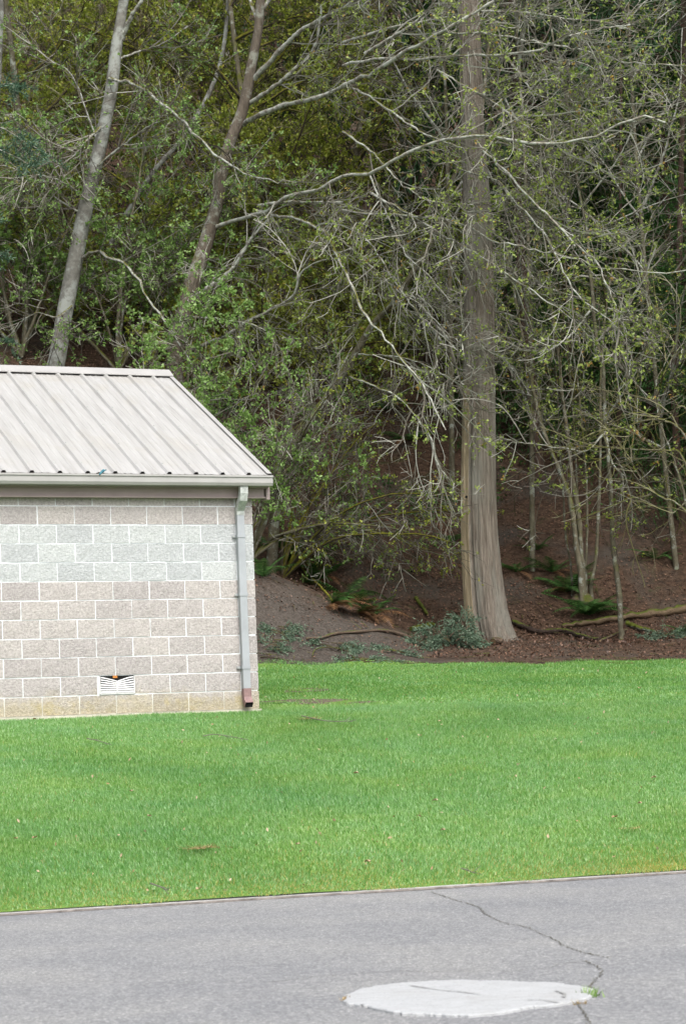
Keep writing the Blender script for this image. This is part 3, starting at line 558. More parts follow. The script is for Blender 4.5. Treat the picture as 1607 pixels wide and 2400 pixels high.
# --- the big cedar
def cedar():
    d = 35.0; L = [(1478, 1072, 1188), (1460, 1068, 1176), (1435, 1063, 1166), (1400, 1060, 1157), (1350, 1057, 1149), (1300, 1055, 1143), (1230, 1053, 1136), (1150, 1052, 1132), (1050, 1053, 1131), (900, 1056, 1130), (700, 1060, 1129), (500, 1059, 1123), (300, 1053, 1106), (90, 1047, 1098), (-150, 1044, 1088), (-500, 1046, 1080), (-900, 1050, 1068)]
    cs, rs = [], []
    for y, a, b in L:
        dd = d + 0.0; cs.append(pv((a + b) / 2, y, dd)); rs.append(rpx(b - a, dd))
    cs = np.array(cs); base = cs[0].copy(); base[2] = gz(base[0], base[1]) - 0.03
    root = thing('cedar_tree', 'tall straight cedar trunk with flared base and grey-brown fibrous bark', 'tree', base)
    c0 = cs[0].copy(); c0[2] = base[2] - 0.15; cs = np.vstack([c0, cs]); rs = np.array([rs[0] * 1.1] + rs)
    n, k = 170, 128; u = np.linspace(0, 1, n) ** 1.5; key = np.linspace(0, 1, len(cs))
    hk = cs[:, 2]; hs_ = hk[0] + (hk[-1] - hk[0]) * u
    p = np.stack([np.interp(hs_, hk, cs[:, i]) for i in range(3)], -1); R0 = np.interp(hs_, hk, rs)
    a = np.arange(k) / k * 2 * np.pi; h = (hs_ - base[2])[:, None]
    fl = np.exp(-h / 0.9)
    lob = (0.10 + 0.10 * fl) * np.cos(5 * a + 0.6 + 0.06 * h) * 0.45 + 0.035 * np.cos(9 * a + 1.0 + 0.1 * h) + 0.02 * np.cos(17 * a + 0.3 * h) + 0.012 * np.cos(29 * a + 2 - 0.2 * h)
    av = np.broadcast_to(a[None, :], (n, k)); hv = np.broadcast_to(h, (n, k)); fur = wnoise(av * 9, hv * 0.8, 1.6, 61) + 0.7 * wnoise(av * 17, hv * 0.9, 1.7, 62)
    lob = lob + 0.022 * np.maximum(fur, -0.6)
    R_ = R0[:, None] * (0.96 + lob)
    # the groove that parts the bare strip (camera side is -y, angle 270 deg; strip on the left, about 215-235 deg)
    ang = np.degrees(a)[None, :]; low = smooth(4.9, 3.6, h) if False else (1 - smooth(3.2, 5.4, h))
    groove = np.exp(-((ang - 238) / 4.0) ** 2) * low; groove2 = np.exp(-((ang - 285) / 3.0) ** 2) * (1 - smooth(1.4, 2.6, h))
    R_ = R_ * (1 - 0.22 * groove - 0.12 * groove2)
    ring = p[:, None] + R_[..., None] * np.stack([np.cos(a), np.sin(a), 0 * a], -1)[None]
    bare = (smooth(188, 198, ang) * (1 - smooth(231, 234, ang)) * low)
    i = np.arange(n * k).reshape(n, k); q = np.stack([i[:-1], np.roll(i[:-1], -1, 1), np.roll(i[1:], -1, 1), i[1:]], -1).reshape(-1, 4)
    mb = MB(); mb.add(ring.reshape(-1, 3), quads=q, r=np.broadcast_to(bare, (n, k)).ravel()); mb.obj('trunk', M['cedar'], root, base, True)
    # knot holes, moss at the foot
    for vx, vy in ((1109, 1014), (1066, 1136)):
        c = pv(vx, vy, d - 0.27); mb = MB(); P = np.stack([c + [0, 0.04, 0], c + [0, -0.01, 0]])[None]; tubes(mb, P, np.array([[0.022, 0.02]]), 8); v = np.concatenate(mb.v)[8:]; mb.add(v, tris=[(0, i_, i_ + 1) for i_ in range(1, 7)]); mb.obj('knot_hole_shade', M['black'], root, base)  # black discs painted as the shade inside the knots
    # crown, unseen above the picture, added to shade the woods below
    top = p[-1]; spine = np.array([[p[int(len(p) * 0.93)], p[int(len(p) * 0.96)], top, top + np.array([0, 0, 5.0])]])
    B = grow(spine, 80, (3.0, 4.6), (1.2, 1.7), 6, 0.1, 0.1, 0.0, 1.0, (0, 0, -0.35), flat=0.9, shrink=0.6)
    mb = MB(); tubes(mb, B, taper(len(B), 6, 0.03, 0.008), 4); mb.obj('boughs', M['dark_bark'], root, base, kind='stuff')
    T2 = grow(B, 12, (0.5, 1.0), (0.6, 1.0), 4, 0.2, 0.2, 0.15, 1, (0, 0, -1.2), flat=0.8); mb = MB(); pos, dr = along(T2, 6, 0.1, 1); leaves(mb, pos, (0.15, 0.3), dr + np.array([0, 0, -.4]), 0.4, 0.4); mb.obj('foliage', M['needle_green'], root, base, kind='stuff')
cedar()

# --- twigs and leaves on a set of limbs
def dress(root, off, limbs, seed, l1, l2, l3, leafm, twigm, leaf_n, leaf_s, len1=(0.9, 2.4), len2=(0.35, 0.95), len3=(0.14, 0.42), trop=(0, 0, 0.05), r1=(0.013, 0.005), bend=0.5, bias=(0, 0, 0), leaf_keep=1.0, t0=0.12):
    P = np.stack([cat_rom(p, 24) for p in limbs]); mb = MB()
    ch1 = grow(P, l1, len1, (0.35, 1.0), 9, bend, 0.22, t0, 1.0, trop, 0.0, 0.35, bias)
    tubes(mb, ch1, taper(len(ch1), 9, *r1), 3)
    ch2 = grow(ch1, l2, len2, (0.4, 1.0), 5, bend * 1.4, 0.35, 0.1, 1.0, trop, 0.0, 0.4, bias)
    tubes(mb, ch2, taper(len(ch2), 5, 0.0062, 0.0035), 3)
    src = ch2
    if l3:
        ch3 = grow(ch2, l3, len3, (0.4, 1.1), 4, bend * 2, 0.5, 0.1, 1.0, trop, 0, 0.3)
        tubes(mb, ch3, taper(len(ch3), 4, 0.0042, 0.003), 3); src = ch3
    mb.obj('twigs', twigm, root, off, kind='stuff')
    if leaf_n:
        pos, dr = along(src, max(1, (leaf_n + (1 if l3 == 2 else 0)) // 2), 0.3, 1.0); keep = rng.random(len(pos)) < leaf_keep * (0.45 + 0.55 * (wnoise(pos[:, 0] * 1.0, pos[:, 2], 1.6, seed) > -0.1)); pos, dr = pos[keep], dr[keep]
        rr = np.repeat(np.clip(rng.normal(0.5, 0.25, len(pos)), 0, 1), 5); pos = np.repeat(pos, 5, 0) + rng.normal(0, 0.018, (len(pos) * 5, 3)); dr = np.repeat(dr, 5, 0); mb = MB(); leaves(mb, pos, leaf_s, dr * 0.6, 0.6, r=np.clip(rr + rng.normal(0, 0.12, len(pos)), 0, 1)); mb.obj('leaves', leafm, root, off, kind='stuff')

def PV(l): return np.array([pv(*q) for q in l])
# --- pale alder at the left
def alder():
    d = 40.0; b = base_pt(112, 930, d)
    pts = [(128, 835, d), (148, 720, d), (172, 600, d), (195, 480, d), (221, 370, d), (240, 285, d), (255, 205, d), (265, 120, d), (276, 50, d), (292, -60, d), (315, -260, d), (330, -520, d)]
    root = thing('alder_tree', 'pale grey leaning alder trunk rising behind the left end of the roof', 'tree', b)
    P = np.vstack([b - [0.15, 0, 0.1], PV(pts)]); w = [46, 42, 39, 37, 35, 33, 31, 30, 28, 25, 22, 15, 6]
    mb, c = trunk_tube(P, [rpx(q, d) for q in w], 12, 60, 0.05); mb.obj('trunk', M['alder'], root, b, True)
    tr = [[(278, 90, 40), (300, 40, 39.8), (330, -10, 39.6), (380, -110, 39.4)],
          [(250, 180, 39.9), (300, 190, 39.2), (352, 222, 38.6), (420, 280, 38), (480, 340, 37.5), (540, 385, 37), (605, 408, 36.5), (670, 420, 36)],
          [(235, 330, 39.9), (215, 300, 40), (160, 165, 40), (90, 140, 40)],
          [(238, 285, 40), (200, 320, 39.5), (165, 360, 39.4), (125, 385, 39.3)],
          [(190, 590, 39.9), (225, 575, 39.3), (262, 592, 38.6), (302, 620, 38), (345, 690, 37.4), (388, 745, 37), (420, 800, 36.8), (455, 872, 36.4)],
          [(165, 700, 39.9), (130, 725, 39.4), (85, 715, 39), (40, 740, 38.8)],
          [(190, 490, 39.9), (155, 470, 40), (120, 445, 40), (95, 415, 40)],
          [(262, 140, 39.9), (310, 120, 40.3), (370, 100, 40.6), (430, 60, 41)],
          [(222, 380, 39.9), (285, 330, 39.5), (340, 290, 39), (400, 265, 38.5)],
          [(205, 460, 39.9), (150, 420, 39.5), (90, 400, 39), (20, 410, 38.6)]]
    wid = [20, 12, 8, 10, 11, 7, 8, 9, 9, 8]; limbs = []
    for t, w_ in zip(tr, wid): limbs.append(limb_obj(PV(t), rpx(w_, 38), rpx(w_ * 0.3, 38), M['limb'], root, b))
    dress(root, b, limbs[1:], 1, 12, 7, 4, M['leaf_fresh'], M['twig'], 3, (0.04, 0.075), trop=(0, 0, -0.02), leaf_keep=0.75)
alder()
# --- brown maple with the long lichen-grey limbs
def maple():
    d = 38.0; b = base_pt(392, 905, d)
    pts = [(400, 812, d), (416, 740, d), (440, 651, d), (465, 576, d), (493, 475, d), (506, 400, d), (526, 325, d), (555, 250, d), (576, 150, d), (590, 75, d), (596, 0, d), (606, -150, d), (620, -420, d)]
    root = thing('maple_tree', 'brown leaning maple trunk behind the roof with long lichen-grey limbs reaching right', 'tree', b)
    P = np.vstack([b, PV(pts)]); w = [46, 40, 38, 38, 34, 32, 30, 28, 26, 24, 22, 22, 18, 8]
    mb, c = trunk_tube(P, [rpx(q, d) for q in w], 12, 60, 0.10); mb.obj('trunk', M['maple'], root, b, True)
    T = [([(558, 285, 38), (600, 258, 37.4), (650, 242, 37), (720, 224, 36.4), (800, 189, 35.8), (870, 155, 35.2), (960, 100, 34.6), (1040, 55, 34.1), (1130, 3, 33.8), (1200, -40, 33.6)], 17, 8),
         ([(572, 235, 38), (625, 200, 37.5), (665, 165, 37.2), (705, 130, 37), (725, 90, 36.8), (735, 10, 36.5)], 15, 8),
         ([(582, 180, 38), (650, 105, 37.4), (700, 62, 37), (784, 18, 36.4), (850, -30, 36)], 17, 9),
         ([(600, 20, 38), (640, -30, 38), (700, -90, 38)], 14, 8),
         ([(596, 60, 38), (575, 10, 38.2), (560, -60, 38.4)], 14, 8),
         ([(490, 520, 38), (560, 498, 37.5), (620, 478, 37), (668, 442, 36.5), (720, 430, 36), (784, 405, 35.4), (850, 392, 34.9), (918, 358, 34.4), (985, 330, 34), (1044, 320, 33.7), (1104, 310, 33.5), (1164, 326, 33.3), (1264, 330, 33), (1345, 315, 32.8), (1410, 290, 32.6), (1468, 268, 32.4), (1520, 282, 32.3)], 13, 6),
         ([(590, 470, 37.2), (645, 462, 36.8), (720, 462, 36.4), (784, 462, 36)], 10, 5),
         ([(620, 490, 37), (690, 505, 36.4), (745, 535, 35.8), (765, 580, 35.3), (784, 615, 35), (815, 675, 34.6), (840, 725, 34.3), (885, 780, 34), (925, 830, 33.8), (965, 880, 33.6), (990, 925, 33.5), (1015, 985, 33.4)], 10, 4),
         ([(784, 150, 36), (860, 136, 35.3), (985, 131, 34.6), (1094, 127, 34.2), (1214, 118, 33.8), (1264, 98, 33.6), (1310, 80, 33.4), (1374, 65, 33.2), (1440, 60, 33)], 9, 5),
         ([(784, 97, 36.5), (905, 60, 36), (1034, 38, 35.5), (1110, 22, 35)], 9, 5),
         ([(834, 122, 36), (950, 50, 35.3), (1000, -5, 35)], 10, 6),
         ([(1034, 75, 34.8), (1124, 78, 34.5), (1234, 98, 34.2), (1334, 115, 33.9), (1434, 143, 33.6), (1568, 150, 33.3)], 7, 4),
         ([(1100, 25, 35), (1200, 28, 34.6), (1290, 42, 34.2), (1374, 50, 33.9), (1460, 75, 33.6)], 7, 4),
         ([(430, 800, 38), (500, 775, 37.6), (560, 740, 37.2), (620, 705, 36.8), (668, 680, 36.4), (690, 622, 36.1), (740, 595, 35.8), (800, 570, 35.5)], 12, 5),
         ([(424, 690, 38), (480, 655, 37.8), (535, 610, 37.6), (575, 545, 37.4), (622, 495, 37.2)], 15, 9),
         ([(420, 722, 37.9), (500, 730, 37.3), (575, 742, 36.8), (625, 765, 36.5)], 7, 4),
         ([(784, 300, 36), (840, 340, 35.5), (885, 385, 35), (930, 430, 34.6), (990, 460, 34.2), (1080, 470, 34)], 7, 3.5),
         ([(784, 190, 36), (834, 215, 35.6), (890, 250, 35.2), (915, 270, 35), (960, 300, 34.6), (1000, 318, 34.4), (1070, 345, 34.1)], 8, 4),
         ([(1000, 160, 34.6), (1060, 195, 34.3), (1130, 235, 34), (1200, 285, 33.8), (1270, 330, 33.6)], 7, 3.5)]
    limbs = []
    for t, w0, w1 in T: limbs.append(limb_obj(PV(t), rpx(w0, 37), rpx(w1, 35), M['limb'], root, b, n=36))
    dress(root, b, [limbs[i] for i in (0, 1, 2, 5, 6, 8, 9, 10, 11, 12, 16, 17, 18)], 2, 10, 6, 3, M['leaf'], M['twig_pale'], 3, (0.04, 0.072), bias=(0.35, -0.1, -0.3), trop=(0.06, 0, -0.04), leaf_keep=0.8, t0=0.2)
    dress(root, b, [limbs[i] for i in (7, 13, 14, 15)], 3, 9, 6, 3, M['leaf'], M['twig_pale'], 4, (0.04, 0.07), bias=(0.3, 0, -0.5), trop=(0.1, 0, -0.25), leaf_keep=0.5)
maple()
# --- second leaning grey trunk, its branches sweeping down to the right across the cedar
def leaning():
    d = 37.0; b = base_pt(610, 1110, d)
    pts = [(640, 1060, d), (682, 1000, d), (740, 920, d), (800, 830, 36.8), (850, 745, 36.6), (905, 680, 36.4), (960, 598, 36.2), (995, 535, 36.1), (1018, 455, 36), (1058, 352, 36), (1098, 262, 36), (1113, 130, 36), (1125, 40, 36), (1135, -120, 36)]
    root = thing('leaning_maple', 'slender grey trunk leaning right from behind the gutter corner toward the cedar', 'tree', b)
    w = [27, 25, 23, 20, 18, 16, 15, 14, 13, 11, 10, 9, 8, 7, 5]
    mb, c = trunk_tube(np.vstack([b, PV(pts)]), [rpx(q, d) for q in w], 10, 60, 0.06); mb.obj('trunk', M['stem'], root, b, True)
    T = [([(1104, 345, 34), (1154, 390, 33.8), (1209, 450, 33.6), (1264, 505, 33.4), (1324, 565, 33.3), (1362, 597, 33.2), (1385, 650, 33.1), (1405, 700, 33)], 8, 4),
         ([(1044, 385, 35), (1084, 395, 34.6), (1134, 415, 34.3), (1179, 460, 34), (1224, 510, 33.8), (1264, 565, 33.6), (1294, 635, 33.4), (1334, 690, 33.3), (1384, 725, 33.2), (1424, 765, 33.1)], 7, 3.5),
         ([(784, 480, 36), (934, 492, 35), (1034, 505, 34.5), (1084, 525, 34.2), (1149, 555, 34), (1214, 570, 33.8), (1284, 585, 33.6), (1384, 612, 33.4), (1568, 622, 33.2)], 7, 4),
         ([(794, 495, 36), (814, 520, 35.8), (849, 560, 35.5), (894, 630, 35.2), (934, 690, 35), (985, 745, 34.8), (1045, 800, 34.6)], 7, 3.5),
         ([(844, 395, 35.8), (862, 440, 35.6), (884, 490, 35.4), (909, 545, 35.2), (934, 590, 35), (975, 625, 34.8), (1030, 690, 34.6)], 7, 3.5),
         ([(845, 440, 35.6), (900, 470, 35.3), (950, 500, 35), (1000, 530, 34.7), (1060, 565, 34.4), (1120, 600, 34.2), (1180, 640, 34), (1240, 680, 33.8), (1310, 730, 33.6)], 8, 3.5),
         ([(784, 550, 35.8), (850, 610, 35.4), (910, 665, 35.1), (965, 700, 34.9), (1020, 760, 34.7), (1060, 790, 34.5)], 6, 3),
         ([(800, 860, 36), (850, 880, 35.4), (905, 905, 35), (950, 950, 34.6), (985, 1000, 34.3), (1000, 1060, 34.1), (1040, 1110, 33.9)], 7, 3.5),
         ([(820, 810, 36), (900, 815, 35.4), (960, 830, 35), (1020, 860, 34.6), (1060, 880, 34.4)], 6, 3),
         ([(1030, 420, 35.5), (1120, 330, 35), (1190, 345, 34.6), (1270, 385, 34.2), (1330, 395, 34), (1420, 380, 33.8)], 7, 3.5),
         ([(1160, 130, 35), (1190, 175, 34.6), (1225, 215, 34.3), (1280, 230, 34), (1345, 232, 33.8)], 7, 3.5),
         ([(1110, 200, 35.6), (1180, 175, 35), (1240, 150, 34.6), (1300, 135, 34.2)], 6, 3),
         ([(1075, 300, 36), (1130, 420, 36.5), (1180, 520, 37), (1240, 600, 37.4), (1310, 640, 37.8)], 7, 3)]
    limbs = [limb_obj(PV(t), rpx(w0, 35), rpx(w1, 34), M['limb'], root, b, n=32) for t, w0, w1 in T]
    dress(root, b, [limbs[i] for i in (0, 1, 2, 5, 9, 10, 11, 12)], 4, 10, 6, 3, M['leaf'], M['twig_pale'], 3, (0.04, 0.07), bias=(0.4, 0, -0.4), trop=(0.08, 0, -0.05), leaf_keep=0.9)
    dress(root, b, [limbs[i] for i in (3, 4, 6)], 5, 14, 7, 3, M['leaf'], M['twig_pale'], 3, (0.04, 0.07), bias=(0.5, 0, -0.6), trop=(0.05, 0, -0.1), leaf_keep=0.6)
    dress(root, b, [limbs[i] for i in (7, 8)], 6, 8, 5, 3, M['leaf'], M['twig_pale'], 3, (0.03, 0.055), bias=(0.2, 0, -0.9), trop=(0.05, 0, -0.5), leaf_keep=0.6)
leaning()
# --- the clump of thin stems and the single stem at the right
def clump():
    b = on_ground(1330, 1372); d = b[1]; g = b[2]
    root = thing('vine_maple_clump', 'clump of slender mossy stems springing from one mossy root crown beside ferns', 'tree', b)
    S = [([(1327, 1313), (1316, 1245), (1308, 1169), (1293, 1113), (1270, 1056), (1240, 980), (1221, 905), (1206, 829), (1188, 740), (1170, 640)], 17, 6),
         ([(1331, 1309), (1326, 1240), (1321, 1169), (1308, 1094), (1297, 999), (1285, 905), (1278, 829), (1262, 720), (1250, 600), (1240, 480)], 16, 6),
         ([(1338, 1309), (1342, 1188), (1338, 1075), (1327, 943), (1316, 848), (1300, 740), (1290, 600)], 7, 4),
         ([(1350, 1335), (1361, 1283), (1365, 1207), (1370, 1113), (1372, 980), (1372, 880), (1380, 740), (1400, 600)], 12, 6),
         ([(1304, 1294), (1293, 1226), (1285, 1094), (1278, 1018), (1274, 905), (1268, 800)], 7, 3),
         ([(1327, 1301), (1322, 1220), (1319, 1131), (1308, 924), (1299, 829), (1285, 700)], 8, 4)]
    st = []
    for k_, (t, w0, w1) in enumerate(S):
        dd = d - 0.15 + 0.08 * k_; p0 = PV([(x, y, dd) for x, y in t]); p = np.vstack([p0[0] * [1, 1, 0] + [0, 0, g - 0.05] if p0[0][2] > g else p0[0], p0]); st.append(limb_obj(p, rpx(w0 * 1.1, d), rpx(w1, d), M['stem'], root, b, 40, 8, 0.003, 'stem'))
    # knobbly root crown
    n, k = 14, 18; a = np.arange(k) / k * 6.283; hh = np.linspace(0, 1, n); rr = (0.27 - 0.15 * hh ** 2)[:, None] * (1 + 0.35 * wnoise(np.cos(a)[None] * 2 + 0 * hh[:, None], np.sin(a)[None] * 2 + hh[:, None] * 3, 1.6, 9)); z0 = g - 0.3; z1 = g + 0.10
    V = np.stack([b[0] + rr * np.cos(a), b[1] + rr * np.sin(a), (z0 + (z1 - z0) * hh)[:, None] + 0 * rr], -1); i = np.arange(n * k).reshape(n, k); q = np.stack([i[:-1], np.roll(i[:-1], -1, 1), np.roll(i[1:], -1, 1), i[1:]], -1).reshape(-1, 4)
    mb = MB(); mb.add(V.reshape(-1, 3), quads=q, r=0.5); mb.add(np.vstack([V[-1], [[b[0], b[1], z1 + 0.05]]]), tris=[(j, (j + 1) % k, k) for j in range(k)], r=0.5); mb.obj('root_crown', M['wood'], root, b, True)
    dress(root, b, [s[18:] for s in st], 7, 6, 5, 3, M['leaf'], M['twig_moss'], 3, (0.03, 0.06), leaf_keep=0.4, r1=(0.010, 0.004))
clump()
def single():
    d = 35.6; pts = [(1418, 1437), (1416, 1377), (1410, 1320), (1403, 1264), (1397, 1188), (1395, 1101), (1386, 1018), (1382, 943), (1376, 829), (1369, 800), (1359, 740), (1349, 625), (1339, 525), (1324, 440), (1309, 325), (1299, 250), (1279, 165), (1264, 95), (1250, -20), (1240, -200)]
    p = PV([(x, y, d) for x, y in pts]); b = p[0].copy(); b[2] = gz(b[0], b[1]) - 0.05; p = np.vstack([b, p]); root = thing('young_maple', 'single slim dark-footed trunk standing right of the stem clump', 'tree', b)
    s = limb_obj(p, rpx(17, d), rpx(5, d), M['stem'], root, b, 60, 9, 0.006, 'trunk')
    L = [[(1382, 960, 35.5), (1420, 905, 35.2), (1435, 870, 35), (1440, 820, 35)], [(1386, 1000, 35.5), (1400, 1060, 35.2), (1430, 1090, 35)], [(1385, 985, 35.5), (1340, 1030, 35.2), (1290, 1025, 35), (1210, 1015, 34.8), (1170, 1010, 34.6)], [(1365, 780, 35.6), (1420, 720, 35.4), (1470, 640, 35.2), (1500, 560, 35)], [(1345, 600, 35.6), (1300, 520, 35.4), (1270, 430, 35.2)], [(1330, 470, 35.6), (1385, 400, 35.3), (1430, 330, 35), (1455, 260, 34.8)], [(1300, 260, 35.6), (1350, 200, 35.4), (1390, 130, 35.2)], [(1355, 700, 35.6), (1310, 760, 35.2), (1250, 800, 35), (1180, 800, 34.8)]]
    li = [limb_obj(PV(t), rpx(7, 35), rpx(3, 35), M['limb'], root, b) for t in L]
    dress(root, b, li, 8, 8, 6, 3, M['leaf'], M['twig'], 3, (0.04, 0.07), leaf_keep=0.5)
single()
def right_shrub():
    d = 34.6; b = pv(1620, 1460, d); b[2] = gz(b[0], b[1]); root = thing('bare_maple_shrub', 'bare arching grey branches of a shrub at the right edge below the dark cedar', 'shrub', b)
    L = [[(1612, 1440), (1590, 1280), (1566, 1140), (1539, 1052), (1516, 992), (1497, 916), (1501, 875), (1520, 829), (1545, 790)], [(1590, 1280), (1560, 1120), (1535, 1056), (1516, 1101), (1482, 1132), (1429, 1143), (1372, 1169), (1340, 1180)], [(1600, 1180), (1560, 1045), (1520, 1030), (1460, 1028), (1380, 1024), (1280, 1022)], [(1605, 1100), (1560, 990), (1500, 960), (1420, 980), (1390, 1010)], [(1600, 1200), (1545, 1150), (1500, 1130), (1450, 1070), (1440, 1020)], [(1615, 1000), (1560, 930), (1520, 960), (1470, 945), (1420, 950)], [(1610, 1250), (1580, 1130), (1560, 1155), (1535, 1175)]]
    li = [limb_obj(PV([(x, y, d - 0.25 * k_) for x, y in t]), rpx(8, d), rpx(3, d), M['stem'], root, b, 30, 6) for k_, t in enumerate(L)]
    dress(root, b, li, 9, 6, 4, 2, M['leaf_olive'], M['twig_moss'], 1, (0.03, 0.06), leaf_keep=0.25, trop=(-0.1, 0, 0.15), bend=0.9, r1=(0.010, 0.004))
    mb = MB()
    pos = np.concatenate([pv(1455, 992, 34) + rng.normal(0, 0.05, (14, 3)) * [1, 1, 1.4], pv(1560, 985, 34) + rng.normal(0, 0.05, (14, 3)) * [1, 1, 1.4]]); leaves(mb, pos, (0.08, 0.15), np.array([0, 0, -0.8]), 0.4); mb.obj('dead_leaves', M['fern_dead'], root, b, kind='stuff')
right_shrub()

# --- vine maple bushes behind the hut corner
def bush(name, label, bx, by, stems, seed, leafm, twigm, barkm, n1=9, n2=7, keep=0.6, leaf_s=(0.03, 0.065), lean=(0, 0, 0), hgt=(2.5, 4.5), r0=0.035, trop=(0, 0, -0.25), group=None, ln=3):
    b = np.array([bx, by, gz(bx, by)]); root = thing(name, label, 'shrub', b, group=group)
    P0 = np.array([[b, b + [0, 0, 0.4]]])
    S = grow(P0, stems, hgt, (0.15, 0.75), 12, 0.14, 0.12, 0.0, 0.2, np.asarray(trop) + np.asarray(lean), 0.0, 0.0, np.asarray(lean) * 2)
    for s in S:
        rr = np.linspace(r0, r0 * 0.25, 12) * rng.uniform(0.7, 1.2); mb = MB(); tubes(mb, s[None], rr[None], 6); mb.obj('stem', barkm, root, b, True)
    dress(root, b, list(S), seed, n1, n2, 2, leafm, twigm, ln, leaf_s, len1=(0.7, 1.9), len2=(0.3, 0.8), len3=(0.12, 0.35), trop=(lean[0] * 0.3, 0, -0.15), leaf_keep=keep, t0=0.2, r1=(0.009, 0.004))
    return root
b_ = pv(560, 1180, 36.0)
bush('vine_maple', 'leafy twiggy vine maple arching out from behind the hut corner', b_[0], 36.0, 10, 21, M['leaf_fresh'], M['twig'], M['stem'], 9, 6, 0.65, (0.04, 0.07), lean=(0.16, -0.05, 0.06), hgt=(2.4, 4.6), trop=(0, 0, -0.18))
b_ = pv(640, 1180, 36.8)
bush('vine_maple', 'drooping grey-twigged vine maple over the leaf-covered bank right of the gutter', b_[0], 36.8, 9, 22, M['leaf_olive'], M['twig'], M['mossy'], 9, 7, 0.35, lean=(0.24, -0.05, 0.0), hgt=(2.6, 4.2), trop=(0, 0, -0.14))
b_ = pv(430, 1150, 37.0)
bush('vine_maple', 'fresh green leafy shrub just above the roof ridge beside the brown maple', b_[0], 37.0, 9, 23, M['leaf_fresh'], M['twig'], M['stem'], 11, 7, 1.0, (0.045, 0.08), lean=(0.02, 0, 0.1), hgt=(3.0, 5.2), trop=(0, 0, -0.1), ln=5)
b_ = pv(60, 1150, 41.2)
bush('vine_maple', 'fresh green leafy shrub above the left end of the roof', b_[0], 41.2, 9, 24, M['leaf_fresh'], M['twig'], M['stem'], 11, 7, 1.0, (0.045, 0.085), lean=(0.0, 0, 0.1), hgt=(3.0, 5.5), trop=(0, 0, -0.1), ln=5)
b_ = pv(280, 1150, 41.5)
bush('vine_maple', 'green leafy shrub right of the pale alder trunk above the roof ridge', b_[0], 41.5, 9, 25, M['leaf_fresh'], M['twig'], M['stem'], 11, 7, 1.0, (0.045, 0.08), lean=(0.0, 0, 0.1), hgt=(3.0, 5.6), trop=(0, 0, -0.1), ln=5)
b_ = pv(700, 1000, 40.5)
bush('vine_maple', 'sparse drooping shrub high on the bank above the ravine path', b_[0], 40.5, 5, 26, M['leaf'], M['twig'], M['mossy'], 6, 5, 0.4, lean=(0.05, -0.05, 0.1), hgt=(2.4, 4.2))

for vx, vy, d_, st_, sd_, lf, kp, lab in [(560, 900, 42.0, 9, 51, 'leaf_olive', 0.8, 'olive-leaved shrub on the slope behind the hut ridge end'), (790, 800, 45.0, 9, 52, 'leaf', 0.6, 'pale-leaved shrub on the slope above the leaning trunk'), (690, 820, 43.5, 9, 53, 'leaf_olive', 0.8, 'mossy shrub on the slope just left of the leaning trunk'), (930, 780, 48.0, 9, 54, 'leaf_olive', 0.8, 'olive shrub above the ravine head'), (480, 820, 43.0, 9, 56, 'leaf_olive', 0.8, 'mossy shrub behind the foot of the brown maple'), (150, 800, 43.0, 9, 57, 'leaf_olive', 0.8, 'mossy shrub behind the alder foot')]:
    x_ = pv(vx, vy, d_)[0]; bush('slope_shrub', lab, x_, d_, st_, sd_, M[lf], M['twig_moss'], M['mossy'], 10, 6, kp, (0.05, 0.09), lean=(0.03, -0.02, 0.05), hgt=(2.6, 5.0), group='shrubs on the slope', ln=5)
# --- mossy maples massed on the slope (left half): a few models, then copies
def mossy_model(seed, first_label, loc):
    b = np.array(loc); root = thing('mossy_maple', first_label, 'tree', b, group='mossy maples on the slope')
    h = rng.uniform(8.5, 10.5); lean = rng.normal(0, 0.2, 2)
    P = np.array([[lean[0] * t * h + 0.15 * math.sin(3 * t + seed), lean[1] * t * h, t * h] for t in np.linspace(-0.05, 1, 8)])
    mb, c = trunk_tube(P, np.linspace(0.10, 0.03, 6), 9, 36, 0.12); mb.obj('trunk', M['stem'], root, (0, 0, 0), True)
    L = grow(c[None], 20, (2.2, 4.6), (0.5, 1.15), 16, 0.16, 0.16, 0.08, 0.98, (0, 0, -0.05), 0.3, 0.25)
    for s in L:
        mb = MB(); tubes(mb, s[None], (np.linspace(0.042, 0.012, 16) * rng.uniform(0.7, 1.2))[None], 6); mb.obj('limb', M['mossy'], root, (0, 0, 0), True)
    dress(root, (0, 0, 0), list(L), 30 + seed, 11, 6, 2, M['leaf_olive'], M['twig_moss'], 5, (0.05, 0.09), len1=(0.6, 1.9), trop=(0, 0, -0.1), leaf_keep=0.75, r1=(0.013, 0.005))
    return root
def slope(vx, d): x = pv(vx, 600, d)[0]; return np.array([x, d, gz(x, d) - 0.05])
mm = [mossy_model(0, 'mossy olive-leaved maple behind the alder near the left edge', slope(70, 42.5)), mossy_model(1, 'mossy olive-leaved maple filling the slope between alder and brown maple', slope(330, 42.5)), mossy_model(2, 'mossy olive-leaved maple just right of the brown maple trunk', slope(620, 43.5))]
spots = [(-60, 46, 0.5, 1.05, 1, 'mossy maple at the far left edge of the woods'), (200, 47, 2.1, 1.1, 2, 'mossy maple high on the slope behind the alder'), (450, 47.5, 1.2, 1.1, 0, 'mossy maple high on the slope behind the brown maple'), (760, 49, 3.9, 1.05, 1, 'mossy maple on the slope left of the ravine'), (60, 54, 4.4, 1.25, 0, 'mossy maple farthest up the slope at upper left'), (560, 54, 5.2, 1.25, 2, 'mossy maple farthest up the slope at upper middle'), (930, 52, 0.9, 1.1, 2, 'mossy maple at the head of the ravine left of the cedar')]
for vx, d, rz, s, k_, lab in spots: copy_thing(mm[k_], slope(vx, d), rz, s, lab)
